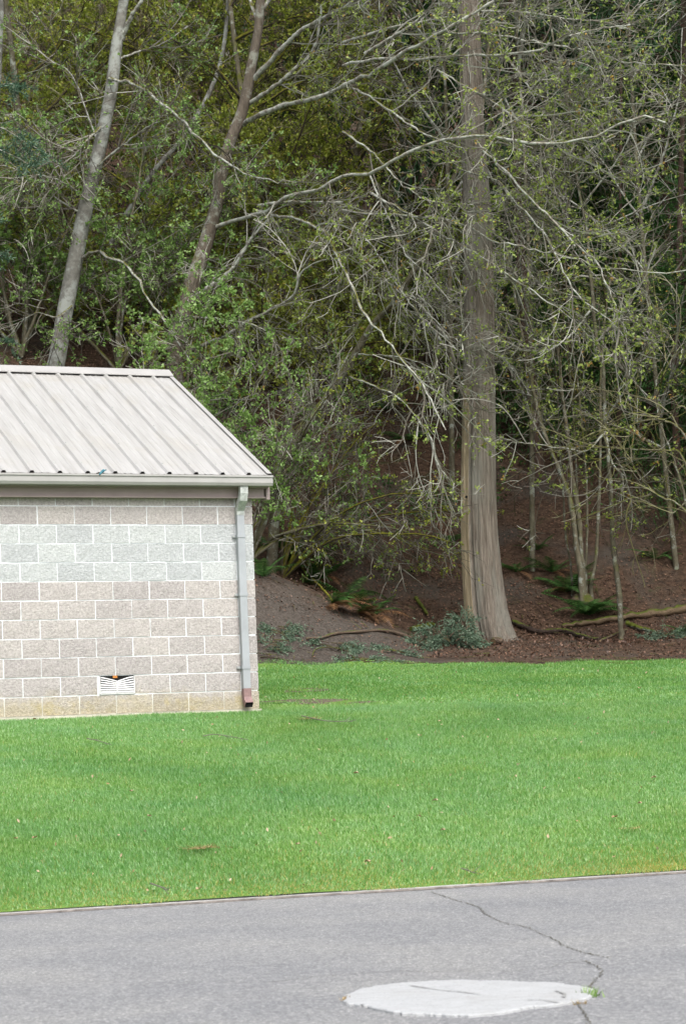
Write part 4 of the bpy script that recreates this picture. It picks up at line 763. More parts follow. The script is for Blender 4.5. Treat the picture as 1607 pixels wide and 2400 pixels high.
# --- sparse maples at the right, thin twigs with tiny leaves
def thin_model(seed, label, loc):
    root = thing('thin_maple', label, 'tree', loc, group='thin maples right of the cedar'); h = 11.0
    P = np.array([[0.25 * math.sin(2.2 * t + seed), 0.1 * t, t * h] for t in np.linspace(-0.03, 1, 8)])
    mb, c = trunk_tube(P, np.linspace(0.055, 0.02, 6), 7, 36, 0.05); mb.obj('trunk', M['stem'], root, (0, 0, 0), True)
    L = grow(c[None], 18, (1.8, 4.2), (0.5, 1.2), 14, 0.15, 0.15, 0.2, 0.98, (0, 0, -0.06), 0.2, 0.2)
    for s in L:
        mb = MB(); tubes(mb, s[None], (np.linspace(0.026, 0.008, 14) * rng.uniform(0.7, 1.2))[None], 5); mb.obj('limb', M['limb'], root, (0, 0, 0), True)
    dress(root, (0, 0, 0), list(L), 40 + seed, 8, 5, 2, M['leaf'], M['twig'], 4, (0.04, 0.07), len1=(0.6, 2.0), trop=(0, 0, -0.08), leaf_keep=0.6, r1=(0.010, 0.0045))
    return root
tm = [thin_model(0, 'thin maple right behind the cedar trunk', slope(1180, 38.5)), thin_model(3, 'thin maple near the right edge in front of dark conifers', slope(1500, 38.5))]
for vx, d, rz, s, k_, lab in [(1010, 41, 4.0, 1.1, 1, 'thin maple just left of the cedar farther up the ravine'), (1430, 45, 1.0, 1.3, 1, 'thin maple high on the slope at upper right'), (1220, 46, 3.2, 1.3, 0, 'thin maple high on the slope right of the cedar')]: copy_thing(tm[k_], slope(vx, d), rz, s, lab)

# --- conifers
def conifer(name, label, loc, h, Lb, nb_, leafm, seed, droop=-0.35, start=0.04, leaf=(0.07, 0.14), group=None, per=17, tw=16, r0=0.22):
    root = thing(name, label, 'tree', loc, group=group)
    P = np.array([[0, 0, t * h] for t in np.linspace(-0.03, 1, 6)]); mb, c = trunk_tube(P, np.linspace(r0, 0.02, 6), 10, 30, 0.08); mb.obj('trunk', M['dark_bark'], root, (0, 0, 0), True)
    B = grow(c[None], nb_, (Lb * 0.75, Lb * 1.15), (1.25, 1.75), 9, 0.06, 0.08, start, 0.99, (0, 0, droop), 0.85, 0.75)
    mb = MB(); tubes(mb, B, taper(len(B), 9, 0.022, 0.006), 4); mb.obj('boughs', M['dark_bark'], root, (0, 0, 0), kind='stuff')
    T = grow(B, tw, (0.45, 1.1), (0.6, 1.1), 5, 0.15, 0.15, 0.12, 1.0, (0, 0, -0.9), 0.85, 0.4); mb = MB()
    pos, dr = along(T, per, 0.05, 1.0); leaves(mb, pos, leaf, dr * 1.0 + np.array([0, 0, -0.25]), 0.32, 0.55, up=1.2); mb.obj('foliage', leafm, root, (0, 0, 0), kind='stuff'); return root
cf = [conifer('dark_conifer', 'dark conifer deep in the woods behind the brown maple', slope(380, 58), 15, 3.4, 90, M['needle'], 1, group='dark conifers up the slope'), conifer('dark_conifer', 'dark conifer behind the ravine head left of the cedar', slope(880, 57), 14, 3.2, 90, M['needle'], 2, group='dark conifers up the slope')]
for vx, d, rz, s, k_, lab in [(1180, 52, 1, 1.0, 0, 'dark conifer right behind the cedar trunk'), (1380, 50, 2.2, 1.0, 1, 'dark conifer behind the slim stems at right'), (1560, 48, 3.0, 1.05, 0, 'dark conifer at the upper right edge'), (100, 62, 2.7, 1.1, 1, 'dark conifer deep behind the pale alder'), (650, 62, 4, 1.1, 1, 'dark conifer deep behind the middle branches'), (1100, 66, 5, 1.2, 0, 'dark conifer on the upper slope behind the cedar top'), (1450, 62, 5.5, 1.2, 1, 'dark conifer on the upper slope at top right'), (-100, 58, 0.6, 1.1, 0, 'dark conifer beyond the left edge of the woods'), (780, 72, 1.4, 1.3, 0, 'dark conifer near the top of the slope in the middle'), (300, 74, 1.9, 1.3, 1, 'dark conifer near the top of the slope at left'), (1300, 76, 0.2, 1.3, 1, 'dark conifer near the top of the slope at right'), (1700, 56, 1.2, 1.2, 1, 'dark conifer past the right edge'), (1240, 46.5, 0.4, 0.75, 1, 'low dark conifer behind the dim reddish trunk'), (1440, 45, 3.3, 0.8, 0, 'low dark conifer behind the young maple'), (960, 50, 2.2, 0.7, 1, 'low dark conifer left of the cedar up the ravine'), (700, 50, 5.1, 0.7, 0, 'low dark conifer behind the leaning grey trunk'), (480, 50, 3.4, 0.65, 1, 'low dark conifer behind the brown maple foot'), (180, 49, 4.1, 0.65, 0, 'low dark conifer behind the alder foot'), (1090, 48, 4.6, 0.85, 1, 'dark conifer straight behind the cedar trunk'), (1350, 55, 1.7, 1.1, 0, 'tall dark conifer behind the right-hand stems')]: copy_thing(cf[k_], slope(vx, d), rz, s, lab)
dc = conifer('drooping_cedar', 'green drooping cedar boughs behind the bare shrub at the right edge', slope(1530, 42.0), 9.0, 2.7, 120, M['needle_green'], 5, -0.5, 0.12, (0.06, 0.11), r0=0.14, per=22)
for vx, d_, rz_, sc_, lab in [(2080, 36.0, 2.6, 1.5, 'drooping cedar added for shade outside the right edge nearest the lawn'), (2300, 34.0, 1.1, 1.9, 'tall drooping cedar added for shade well outside the right edge'), (1330, 47.0, 5.0, 1.1, 'drooping cedar deep behind the stem clump'), (1465, 41.0, 3.1, 0.62, 'small drooping cedar between the young maple and the right edge'), (1290, 43.0, 1.4, 0.6, 'small drooping cedar behind the left stems of the clump'), (1150, 43.5, 2.2, 0.6, 'small drooping cedar just right behind the cedar trunk'), (1560, 39.5, 5.6, 0.55, 'small drooping cedar low at the right edge'), (1420, 44.5, 0.9, 0.9, 'low drooping cedar behind the young maple'), (1600, 45.0, 4.0, 1.3, 'drooping cedar at the right edge farther up the slope')]: copy_thing(dc, slope(vx, d_), rz_, sc_, lab)  # the two outside the right edge are unseen, added to shade the woods
fl = pv(-190, 330, 33); fl[2] = gz(fl[0], 33.0)
def fir():
    root = thing('fir_tree', 'blue-green fir bough reaching in at the left edge above the roof', 'tree', fl)
    P = np.array([[0, 0, t * 15.0] for t in np.linspace(-0.03, 1, 6)]); mb, c = trunk_tube(P, np.linspace(0.17, 0.03, 6), 10, 30, 0.06); mb.obj('trunk', M['dark_bark'], root, (0, 0, 0), True)
    bl = []
    for t in ([(-185, 300), (-90, 275), (0, 290), (60, 325), (110, 352)], [(-185, 340), (-100, 320), (-20, 335), (40, 360), (70, 378)], [(-185, 230), (-110, 215), (-30, 205), (20, 190), (45, 205)]):
        bl.append(cat_rom(PV([(x, y, 33 - 0.2 * k_) for k_, (x, y) in enumerate(t)]) - fl, 12))
    other = grow(c[None], 26, (1.0, 1.7), (1.2, 1.6), 12, 0.05, 0.06, 0.25, 0.98, (0, 0, -0.15), 0.85, 0.5)
    B = np.concatenate([np.stack(bl), other]); mb = MB(); tubes(mb, B, taper(len(B), 12, 0.018, 0.006), 5); mb.obj('boughs', M['limb'], root, (0, 0, 0), kind='stuff')
    T = grow(B, 26, (0.25, 0.6), (0.5, 0.95), 5, 0.2, 0.15, 0.3, 1.0, (0, 0, -0.7), 0.6, 0.3); mb = MB(); tubes(mb, T, taper(len(T), 5, 0.003, 0.002), 3); mb.obj('twigs', M['twig_moss'], root, (0, 0, 0), kind='stuff')
    mb = MB(); pos, dr = along(T, 36, 0.0, 1.0); leaves(mb, pos, (0.05, 0.085), dr * 0.7, 0.22, 0.7); mb.obj('needles', M['needle_blue'], root, (0, 0, 0), kind='stuff')
fir()
def shade_crown(root, b, c, leafm, L=(2.6, 4.4), nb_=60):
    """an unseen crown of drooping boughs from 12 m above the eye upward, added for shade"""
    top = c[-1]; z0 = 12.5; sp_ = np.array([[top[0], top[1], z] for z in np.linspace(z0, z0 + 11, 8)])[None]; pole = np.vstack([c[-1], sp_[0][sp_[0][:, 2] > c[-1][2]]]); 
    if len(pole) > 1: mb = MB(); tubes(mb, cat_rom(pole, 12)[None], np.linspace(0.10, 0.02, 12)[None], 8); mb.obj('upper_trunk', M['dark_bark'], root, b)
    B = grow(sp_, nb_, L, (1.25, 1.75), 8, 0.05, 0.08, 0.0, 0.98, (0, 0, -0.3), 0.85, 0.7); mb = MB(); tubes(mb, B, taper(len(B), 8, 0.025, 0.007), 4); mb.obj('boughs', M['dark_bark'], root, b, kind='stuff')
    T = grow(B, 14, (0.5, 1.1), (0.6, 1.0), 4, 0.15, 0.15, 0.12, 1.0, (0, 0, -0.9), 0.85, 0.4); mb = MB(); pos, dr = along(T, 7, 0.05, 1.0); leaves(mb, pos, (0.16, 0.3), dr + np.array([0, 0, -0.25]), 0.36, 0.5, up=1.2); mb.obj('foliage', leafm, root, b, kind='stuff')
# dark far trunks at the right
for pts, w, lab in (([(1240, 1245), (1236, 1169), (1229, 1056), (1217, 905), (1205, 780), (1190, 600), (1180, 380), (1172, 100), (1168, -300)], 27, 'dim reddish conifer trunk between the cedar and the stem clump'), ([(1268, 1130), (1262, 1050), (1258, 940), (1255, 800), (1250, 600), (1246, 300), (1244, -100)], 22, 'dim conifer trunk half hidden behind the stem clump'), ([(1540, 900), (1545, 760), (1550, 640), (1556, 400), (1560, 200), (1562, -100)], 16, 'thin dark trunk along the right edge'), ([(1412, 1100), (1414, 900), (1416, 700), (1418, 400), (1420, 0)], 10, 'thin dark trunk behind the young maple'), ([(-40, 840), (-25, 600), (-10, 300), (3, 60), (10, -200)], 15, 'pale slender trunk at the top left edge'), ([(175, 700), (235, 590), (290, 490), (350, 395), (410, 325), (470, 230), (505, 140), (520, 30), (528, -150)], 13, 'grey leaning trunk behind the brown maple')):
    dd = {27: 42.0, 22: 44.0, 16: 39.5, 10: 41.0, 15: 41.5, 13: 43.5}[w]; p = PV([(x, y, dd) for x, y in pts]); b = p[0].copy(); b[2] = gz(b[0], b[1]) - 0.1
    if p[0][2] > b[2] + 0.2: p = np.vstack([b, p])
    else: p[0] = b
    root = thing('conifer_trunk' if w in (27, 22, 16) else 'slender_tree', lab, 'tree', b); mb, c = trunk_tube(p, [rpx(q, dd) for q in np.linspace(w * 1.15, w * 0.7, 6)], 12, 44, 0.07)
    mb.obj('trunk', M['dark_bark'] if w in (27, 22, 16, 10) else M['alder'], root, b, True)
    if w in (27, 22, 16): shade_crown(root, b, c, M['needle'])  # unseen crowns added to darken the forest floor below
    B = grow(c[None, 12:], 14, (0.5, 1.8), (0.9, 1.5), 7, 0.15, 0.15, 0.1, 1.0, (0, 0, -0.2), 0.5, 0.3); mb = MB(); tubes(mb, B, taper(len(B), 7, 0.012, 0.004), 4)
    B2 = grow(B, 5, (0.2, 0.6), (0.4, 1.0), 4, 0.4, 0.3, 0.2, 1, (0, 0, -0.1)); tubes(mb, B2, taper(len(B2), 4, 0.005, 0.003), 3); mb.obj('twigs', M['twig_moss'], root, b, kind='stuff')
# ------------------------------------------------------------------ ferns
def frond_mesh(L, droop, n=20, wid=0.16):
    t = np.linspace(0, 1, n + 1); x = L * (t - 0.12 * droop * t * t); z = L * (0.75 * t - droop * t * t); p = np.stack([x, 0 * x + 0.02 * L * np.sin(3 * t), z], -1)
    mb = MB(); tubes(mb, p[None], np.linspace(0.006, 0.002, n + 1)[None], 3, r=0.3)
    w = wid * L * 1.3 * np.sin(np.pi * np.clip(t * 0.93 + 0.1, 0, 1)) ** 0.7; T = norm(np.gradient(p, axis=0))
    for sgn in (-1, 1):
        side = np.array([0, sgn, -0.25]); a = p[1:] - T[1:] * 0.016 * L * 1.3; b = p[1:] + T[1:] * 0.016 * L * 1.3; tip = p[1:] + side * w[1:, None] + T[1:] * 0.05 * L
        V = np.stack([a, b, tip], 1).reshape(-1, 3); mb.add(V, tris=np.arange(len(V)).reshape(-1, 3), r=np.repeat(rng.random(n), 3))
    return mb.mesh('frond')
FR = {}
for nm, mt in (('g', 'fern'), ('d', 'fern_dead')):
    FR[nm] = [frond_mesh(1.0, q) for q in (0.35, 0.48, 0.62, 0.75)]; [me.materials.append(M[mt]) for me in FR[nm]]
def fern(vx, vy, d, size, n, label, dead=0.15, az=None):
    p = on_ground(vx, vy + 6); loc = p - np.array([0, 0, 0.02]); root = thing('sword_fern', label, 'fern', loc, group='sword ferns on the slope')
    for k_ in range(n):
        isd = random.random() < dead; o = link('frond', random.choice(FR['d' if isd else 'g']), None, root); a = (2 * math.pi * k_ / n + random.uniform(-.25, .25)) if az is None else random.gauss(az, 0.45)
        o.rotation_euler = (random.uniform(-.25, .25), random.uniform(-0.25, 0.2) + (0.5 if isd else 0), a); s = size * random.uniform(0.65, 1.1); o.scale = (s, s, s)
fern(1345, 1398, 36.2, 0.85, 26, 'large sword fern in front of the mossy root crown', 0.2)
fern(1295, 1345, 37.0, 0.75, 18, 'sword fern tucked left of the mossy root crown', 0.1)
fern(1262, 1300, 37.6, 0.6, 13, 'sword fern on the slope a little left of the stem clump', 0.15)
fern(1180, 1300, 38.5, 0.55, 12, 'bright low fern just right of the cedar trunk', 0.05)
fern(1035, 1230, 39.0, 0.55, 11, 'fern beside the left edge of the cedar trunk up the slope', 0.05)
fern(700, 1330, 36.6, 0.7, 14, 'sword fern on the bank crest right of the hut', 0.3, -1.1)
fern(760, 1375, 36.0, 0.75, 18, 'sword fern with hanging russet fronds over the mound', 0.6, -0.9)
fern(650, 1280, 37.2, 0.7, 13, 'sword fern high on the left bank beside the mossy stems', 0.25, -1.0)
fern(820, 1395, 35.8, 0.65, 14, 'russet dead-fronded fern at the lower end of the bank', 0.7, -0.8)
fern(600, 1310, 36.0, 0.6, 10, 'dark green fern right against the hut corner', 0.05)
for vx_, vy_, sz_, n_, lab_, dd_ in [(622, 1250, 0.7, 12, 'sword fern under the gutter end on the upper left bank', 0.15), (690, 1272, 0.75, 13, 'sword fern between the two mossy poles on the left bank', 0.3), (735, 1312, 0.75, 14, 'half withered fern midway down the left bank', 0.5), (790, 1358, 0.75, 15, 'russet and green fern just above the mound crest', 0.6), (855, 1398, 0.6, 12, 'lowest withered fern where the bank meets the ravine floor', 0.7)]: fern(vx_, vy_, 37, sz_, n_, lab_, dd_)
fern(1500, 1270, 39.5, 0.6, 11, 'small fern on the dark slope at the right edge', 0.15)
fern(930, 1000, 43.0, 0.75, 13, 'fern on the upper slope left of the cedar', 0.05)
fern(880, 930, 44.5, 0.8, 13, 'green fern by the fallen reddish wood at the ravine head', 0.05)
fern(1010, 930, 44.5, 0.8, 13, 'fern high up close to the cedar trunk', 0.05)
fern(760, 1230, 38.6, 0.5, 9, 'small fern in the leaf litter on the left bank', 0.4)
fern(1225, 1250, 39.5, 0.5, 10, 'small glossy fern at the foot of the dim reddish trunk', 0.1)
fern(1560, 1440, 35.0, 0.5, 9, 'small fern beside the log at the right edge', 0.1)
# ------------------------------------------------------------------ fallen wood
def fallen(name, label, cat_, pts, w0, w1, material, lift=0.6, d=None, twigs=0, k=9, bumps=0.12):
    P = np.array([on_ground(*q) if d is None else pv(*q, d) for q in pts]); d0 = P[:, 1].mean(); r0, r1 = rpx(w0, d0), rpx(w1, d0)
    if d is None: P[:, 2] += r0 * lift
    loc = P[0].copy(); n = 30; p = cat_rom(P, n); p += rng.normal(0, r0 * 0.12, p.shape); rr = np.linspace(r0, r1, n) * (1 + rng.normal(0, bumps, n)); mb = MB(); tubes(mb, p[None], rr[None], k, r=0.5)
    V = np.concatenate(mb.v); root = thing(name, label, cat_, loc); 
    mb.add(np.vstack([V[:k], [p[0]]]), tris=[(j, k, (j + 1) % k) for j in range(k)], r=0.5); mb.add(np.vstack([V[-k:], [p[-1]]]), tris=[(j, (j + 1) % k, k) for j in range(k)], r=0.5)
    mb.obj('bark', material, root, loc, True)
    mb = MB(); c = p[0] - norm(p[1] - p[0]) * 0.003; mb.add(np.vstack([(V[:k] - p[0]) * 0.85 + c, [c]]), tris=[(j, k, (j + 1) % k) for j in range(k)], r=0.5); mb.obj('broken_end', M['cut'], root, loc)
    if twigs:
        T = grow(p[None], twigs, (0.15, 0.5), (0.5, 1.1), 5, 0.6, 0.5, 0.1, 1, (0, 0, 0.3)); mb = MB(); tubes(mb, T, taper(len(T), 5, 0.008, 0.004), 4); mb.obj('side_twigs', material, root, loc, kind='stuff')
fallen('fallen_branch', 'long bent brown branch lying below the mound left of the cedar', 'branch', [(700, 1463), (735, 1461), (768, 1452), (830, 1447), (880, 1445), (915, 1453), (953, 1466)], 6, 8, M['wood'], 1.0, twigs=5)
fallen('fallen_branch', 'dark wet branch lying right of the cedar foot', 'branch', [(1172, 1428), (1200, 1440), (1222, 1448), (1250, 1450), (1290, 1448), (1330, 1462), (1370, 1468)], 13, 10, M['darkwood'], 0.9, twigs=3)
fallen('fallen_branch', 'short grey stick leaning by the slim trunk foot', 'branch', [(1372, 1468), (1400, 1456), (1432, 1443)], 6, 5, M['wood'], 1.0)
fallen('fallen_log', 'long bare brown log lying at the right edge behind the slim trunk', 'log', [(1600, 1396), (1540, 1402), (1470, 1411), (1400, 1420), (1330, 1430), (1285, 1437)], 24, 8, M['logwood'], 0.5)
fallen('fallen_log', 'short mossy log end right of the slim trunk', 'log', [(1432, 1430), (1460, 1440), (1495, 1449)], 13, 9, M['rock'], 0.6)
fallen('fallen_branch', 'thin curved stick arching out of the debris near the lawn edge', 'branch', [(714, 1508), (718, 1494), (732, 1486), (760, 1486), (792, 1494), (812, 1512)], 3.0, 2.0, M['darkwood'], 3.0)
fallen('fallen_branch', 'thin dark stick by the hut corner at the lawn edge', 'branch', [(595, 1505), (630, 1507), (660, 1513)], 4, 2, M['darkwood'], 1.0)
fallen('fallen_branch', 'dark rotten branch lying across the ravine path', 'branch', [(868, 1296), (900, 1304), (950, 1308)], 7, 5, M['darkwood'], 0.6)
fallen('fallen_log', 'reddish fallen wood at the head of the ravine', 'log', [(800, 905), (830, 902), (870, 906)], 12, 8, M['logwood'], 0.6)
fallen('fallen_branch', 'mossy slanting pole on the left bank below the vine maple', 'branch', [(655, 1270), (700, 1315), (740, 1355), (772, 1395)], 7, 5, M['mossy'], 1.6)
fallen('fallen_branch', 'mossy slanting pole higher on the left bank', 'branch', [(640, 1120), (660, 1165), (680, 1210)], 9, 6, M['mossy'], 1.6)
fallen('mossy_post', 'mossy broken stub leaning on the ravine floor left of the cedar', 'stump', [(978, 1412), (966, 1394), (950, 1372)], 6, 9, M['moss'], 2.0)
fallen('fallen_log', 'mossy rotten log end at the cedar boughs left of the trunk', 'log', [(990, 1432), (970, 1437), (940, 1442)], 14, 10, M['moss'], 0.6)
fallen('log_round', 'cut log round lying against the cedar foot', 'log', [(1126, 1472), (1136, 1470), (1146, 1471)], 15, 15, M['wood'], 0.7)
fallen('fallen_branch', 'pale stick along the lawn edge below the long bent branch', 'branch', [(760, 1556), (820, 1556), (872, 1555)], 2.5, 2, M['logwood'], 1.2)
fallen('fallen_branch', 'pale straight stick along the lawn edge at the right', 'branch', [(1385, 1517), (1420, 1518), (1450, 1518)], 2.5, 2, M['logwood'], 1.2)
# blue-green cedar boughs torn off and lying below the trees
def brush(label, cx, cy, rx, hz, n, big=False):
    c = on_ground(cx, cy); root = thing('fallen_bough', label, 'bough', c, group='fallen cedar boughs'); sx = rpx(rx * 2, c[1])
    m_ = 9; S = []
    for k_ in range(m_):
        a = random.uniform(-0.35, 0.35) + (math.pi if random.random() < 0.45 else 0); L = sx * random.uniform(0.5, 1.1); h = hz * random.uniform(0.4, 1.0); t = np.linspace(0, 1, 8)[:, None]; o_ = rng.normal(0, 0.10, 3) * [sx * 2, 1.0, 0]
        S.append(o_ + np.hstack([math.cos(a) * L * t, math.sin(a) * L * t, h * (1 - (2 * t - 0.7) ** 2 * 0.8).clip(0.02) * (1 if big else 0.5)]))
    S = np.stack(S); g = z_ground(S[..., 0] + c[0], S[..., 1] + c[1]) - c[2]; S[..., 2] += g; mb = MB(); tubes(mb, S, taper(m_, 8, 0.012, 0.004), 4); mb.obj('stem', M['wood'], root)
    T = grow(S, n, (0.12, 0.36), (0.4, 1.0), 4, 0.3, 0.2, 0.1, 1, (0, 0, -1.6), 0.4, 0.3); mb = MB(); pos, dr = along(T, 16, 0, 1)
    pos[:, 2] = np.maximum(pos[:, 2], z_ground(pos[:, 0] + c[0], pos[:, 1] + c[1]) - c[2] + 0.01); leaves(mb, pos, (0.03, 0.06), dr, 0.3, 0.5); mb.obj('sprays', M['debris'], root, kind='stuff')
brush('heap of blue-green cedar boughs at the foot of the cedar trunk', 1020, 1478, 60, 0.34, 34, True)
brush('drooping blue-green cedar spray right beside the cedar foot', 1060, 1468, 34, 0.42, 26, True)
brush('flat grey-green cedar boughs beneath the long bent branch', 760, 1478, 60, 0.07, 9)
brush('flat cedar bough in the leaf litter near the hut corner', 640, 1446, 36, 0.08, 8)
brush('scattered cedar sprays near the lawn edge in the middle', 830, 1508, 60, 0.04, 7)
brush('dark cedar boughs at the right edge behind the lawn', 1530, 1455, 45, 0.12, 14)
brush('thin cedar sprays at the lawn edge beside the hut', 620, 1485, 36, 0.05, 5)
brush('cedar sprays between the bent branch and the bough heap', 900, 1490, 50, 0.05, 7)
# ------------------------------------------------------------------ leaf litter (nobody could count it)
def litter():
    n = 130000; d = 32.2 + 16 * rng.random(n) ** 1.3; x = rng.uniform(-0.21, 0.21, n) * d; k_ = rng.random(n) < np.clip(0.55 + 0.5 * wnoise(x, d, 1.2, 12), 0.12, 1) * np.where((x < 1.2) & (d < 35.2), 0.45, 1.0) * (0.15 + 0.85 * smooth(32.2, 34.0, d))
    x, d = x[k_], d[k_]; pos = np.stack([x, d, z_ground(x, d) + 0.0], -1); mb = MB(); leaves(mb, pos, (0.028, 0.06), None, 0.6, 1.0, up=2.5); v = mb.v[0].reshape(-1, 4, 3); v[:, :, 2] += np.maximum(0, (z_ground(v[..., 0], v[..., 1]) + 0.004 - v[..., 2])); mb.v[0] = v.reshape(-1, 3)
    o = mb.obj('leaf_litter', M['litter'], kind='stuff'); o['label'] = 'brown fallen leaves covering the forest floor'; o['category'] = 'leaf litter'
    # low green ground plants
    n = 3500; d = 37.5 + 11 * rng.random(n); x = rng.uniform(-0.19, 0.19, n) * d; k_ = wnoise(x, d, 1.5, 14) > 0.42; x, d = x[k_], d[k_]; c = np.stack([x, d, z_ground(x, d)], -1)
    pos = (c[:, None] + rng.normal(0, 0.09, (len(c), 10, 3)) * [1, 1, 0.6] + [0, 0, 0.07]).reshape(-1, 3); mb = MB(); leaves(mb, pos, (0.05, 0.10), None, 0.6); o = mb.obj('ground_cover', M['fern'], kind='stuff'); o['label'] = 'low green plants scattered over the forest slope'; o['category'] = 'ground cover'
    # twigs strewn on the ground
    n = 500; d = 31.9 + 9 * rng.random(n) ** 1.6; x = rng.uniform(-0.2, 0.2, n) * d; a = rng.uniform(0, 6.283, n); L = rng.uniform(0.08, 0.35, n); t = np.linspace(-.5, .5, 4)
    X = x[:, None] + np.cos(a)[:, None] * L[:, None] * t; Y = d[:, None] + np.sin(a)[:, None] * L[:, None] * t + 0.02 * t ** 2; P = np.stack([X, Y, z_ground(X, Y) + 0.008], -1); mb = MB(); tubes(mb, P, taper(n, 4, 0.006, 0.004), 3); o = mb.obj('forest_twigs', M['wood'], kind='stuff'); o['label'] = 'small twigs strewn over the forest edge'; o['category'] = 'twigs'
litter()
# ------------------------------------------------------------------ grass
def bare(x, y):
    """how bare the lawn is, 0..1: the dirt beside the hut and worn flecks near the wood"""
    s = np.exp(-(((x + 0.45) / 0.75) ** 2 + ((y - 25.2) / 0.45) ** 2) ** 2) + 0.75 * np.exp(-(((x + 0.55) / 0.35) ** 2 + ((y - 27.0) / 0.5) ** 2))
    s = s + np.clip(wnoise(x, y * 0.7, 2.6, 15) - 0.62, 0, 1) * 2.0 * smooth(25.0, 27, y)
    return np.clip(s * (0.75 + 0.5 * wnoise(x, y, 5, 16)), 0, 1)
def grass():
    mb = MB()
    def blades(n, y0f, y1f, xm, h, w, lo=0.0):
        t = rng.random(n) ** 0.9; X = rng.uniform(lo, 1, n) * np.where(rng.random(n) < 0.5, -1, 1)
        ya, yb = 14.0, 32.6; y = y0f + (y1f - y0f) * t; x = X * xm * y + 0.0
        k_ = (y > y_edge(x) + 0.03 + 0.03 * wnoise(x, x, 7, 73)) & (y < y_wood(x) + 0.25 * wnoise(x, y, 3, 17) + 0.1) & (rng.random(n) > bare(x, y) * 0.97)
        # not inside the building
        ux = (x - OW[0]) * math.cos(RZ) + (y - OW[1]) * math.sin(RZ); uy = -(x - OW[0]) * math.sin(RZ) + (y - OW[1]) * math.cos(RZ); k_ &= ~((ux < A_R + 0.02) & (uy > -0.03) & (uy < DEP))
        k_ &= rng.random(n) < 1.0 - 0.75 * smooth(31.6, 32.4, y)
        x, y = x[k_], y[k_]; n = len(x); b = np.stack([x, y, z_ground(x, y) - 0.004], -1)
        hh = rng.uniform(h[0], h[1], n) * (1 - 0.45 * smooth(22.8, 24.4, y) * (h[1] > 0.06)) * (1 + 0.22 * wnoise(x, y, 1.7, 18)) * (0.55 + 0.45 * smooth(0.0, 0.5, y - y_edge(x)))
        a = rng.uniform(0, 6.283, n); lean = np.stack([np.cos(a), np.sin(a), 0 * a], -1) * rng.uniform(0.1, 0.75, n)[:, None]; lean += np.stack([0.25 * wnoise(x, y, 1.1, 19), 0.25 * wnoise(x, y, 1.3, 20), 0 * x], -1)
        up = norm(lean + [0, 0, 1.0]); a2 = rng.uniform(0, 6.283, n); sd = np.stack([np.cos(a2), np.sin(a2), 0 * a], -1) * (rng.uniform(w[0], w[1], n) / 2)[:, None]
        V = np.stack([b - sd, b + sd, b + up * hh[:, None]], 1).reshape(-1, 3); r = rng.random(n) ** (0.85 + 1.1 * smooth(24.0, 26.0, y)) * 0.9  # front blades drawn paler: sky sheen put into their colour
        edge = np.exp(-(y - y_edge(x)) / 0.3) * 0.8 * (0.7 + 0.8 * np.clip(wnoise(x, y, 2.2, 21), -0.6, 1)); dry = rng.random(n) < np.clip(0.012 + edge, 0, 0.6); r = np.where(dry, rng.uniform(0.92, 1.0, n), r)
        mb.add(V, tris=np.arange(len(V)).reshape(-1, 3), r=np.repeat(r, 3))
    blades(640000, 14.0, 24.6, 0.178, (0.022, 0.05), (0.0055, 0.0098))
    blades(240000, 22.5, 32.8, 0.175, (0.018, 0.04), (0.008, 0.013))
    blades(150000, 13.2, 24.6, 0.34, (0.025, 0.052), (0.016, 0.026), 0.178 / 0.34)
    blades(70000, 22.5, 32.8, 0.34, (0.02, 0.042), (0.016, 0.026), 0.175 / 0.34)
    o = mb.obj('grass', M['grass'], kind='stuff'); o['label'] = 'mown green lawn grass'; o['category'] = 'grass'
    mb = MB(); n = 90; gx, gy = np.meshgrid(np.linspace(-1.6, 1.2, n), np.linspace(24.2, 28.2, n)); B = bare(gx, gy); Z = z_ground(gx, gy) + 0.003 + 0.008 * wnoise(gx, gy, 9, 22); i = np.arange(n * n).reshape(n, n); q = np.stack([i[:-1, :-1], i[:-1, 1:], i[1:, 1:], i[1:, :-1]], -1).reshape(-1, 4); q = q[B.ravel()[q].mean(1) > 0.4]
    mb.add(np.stack([gx, gy, Z], -1).reshape(-1, 3), quads=q, r=0.5); mb.obj('bare_soil', M['soil'], kind='structure')
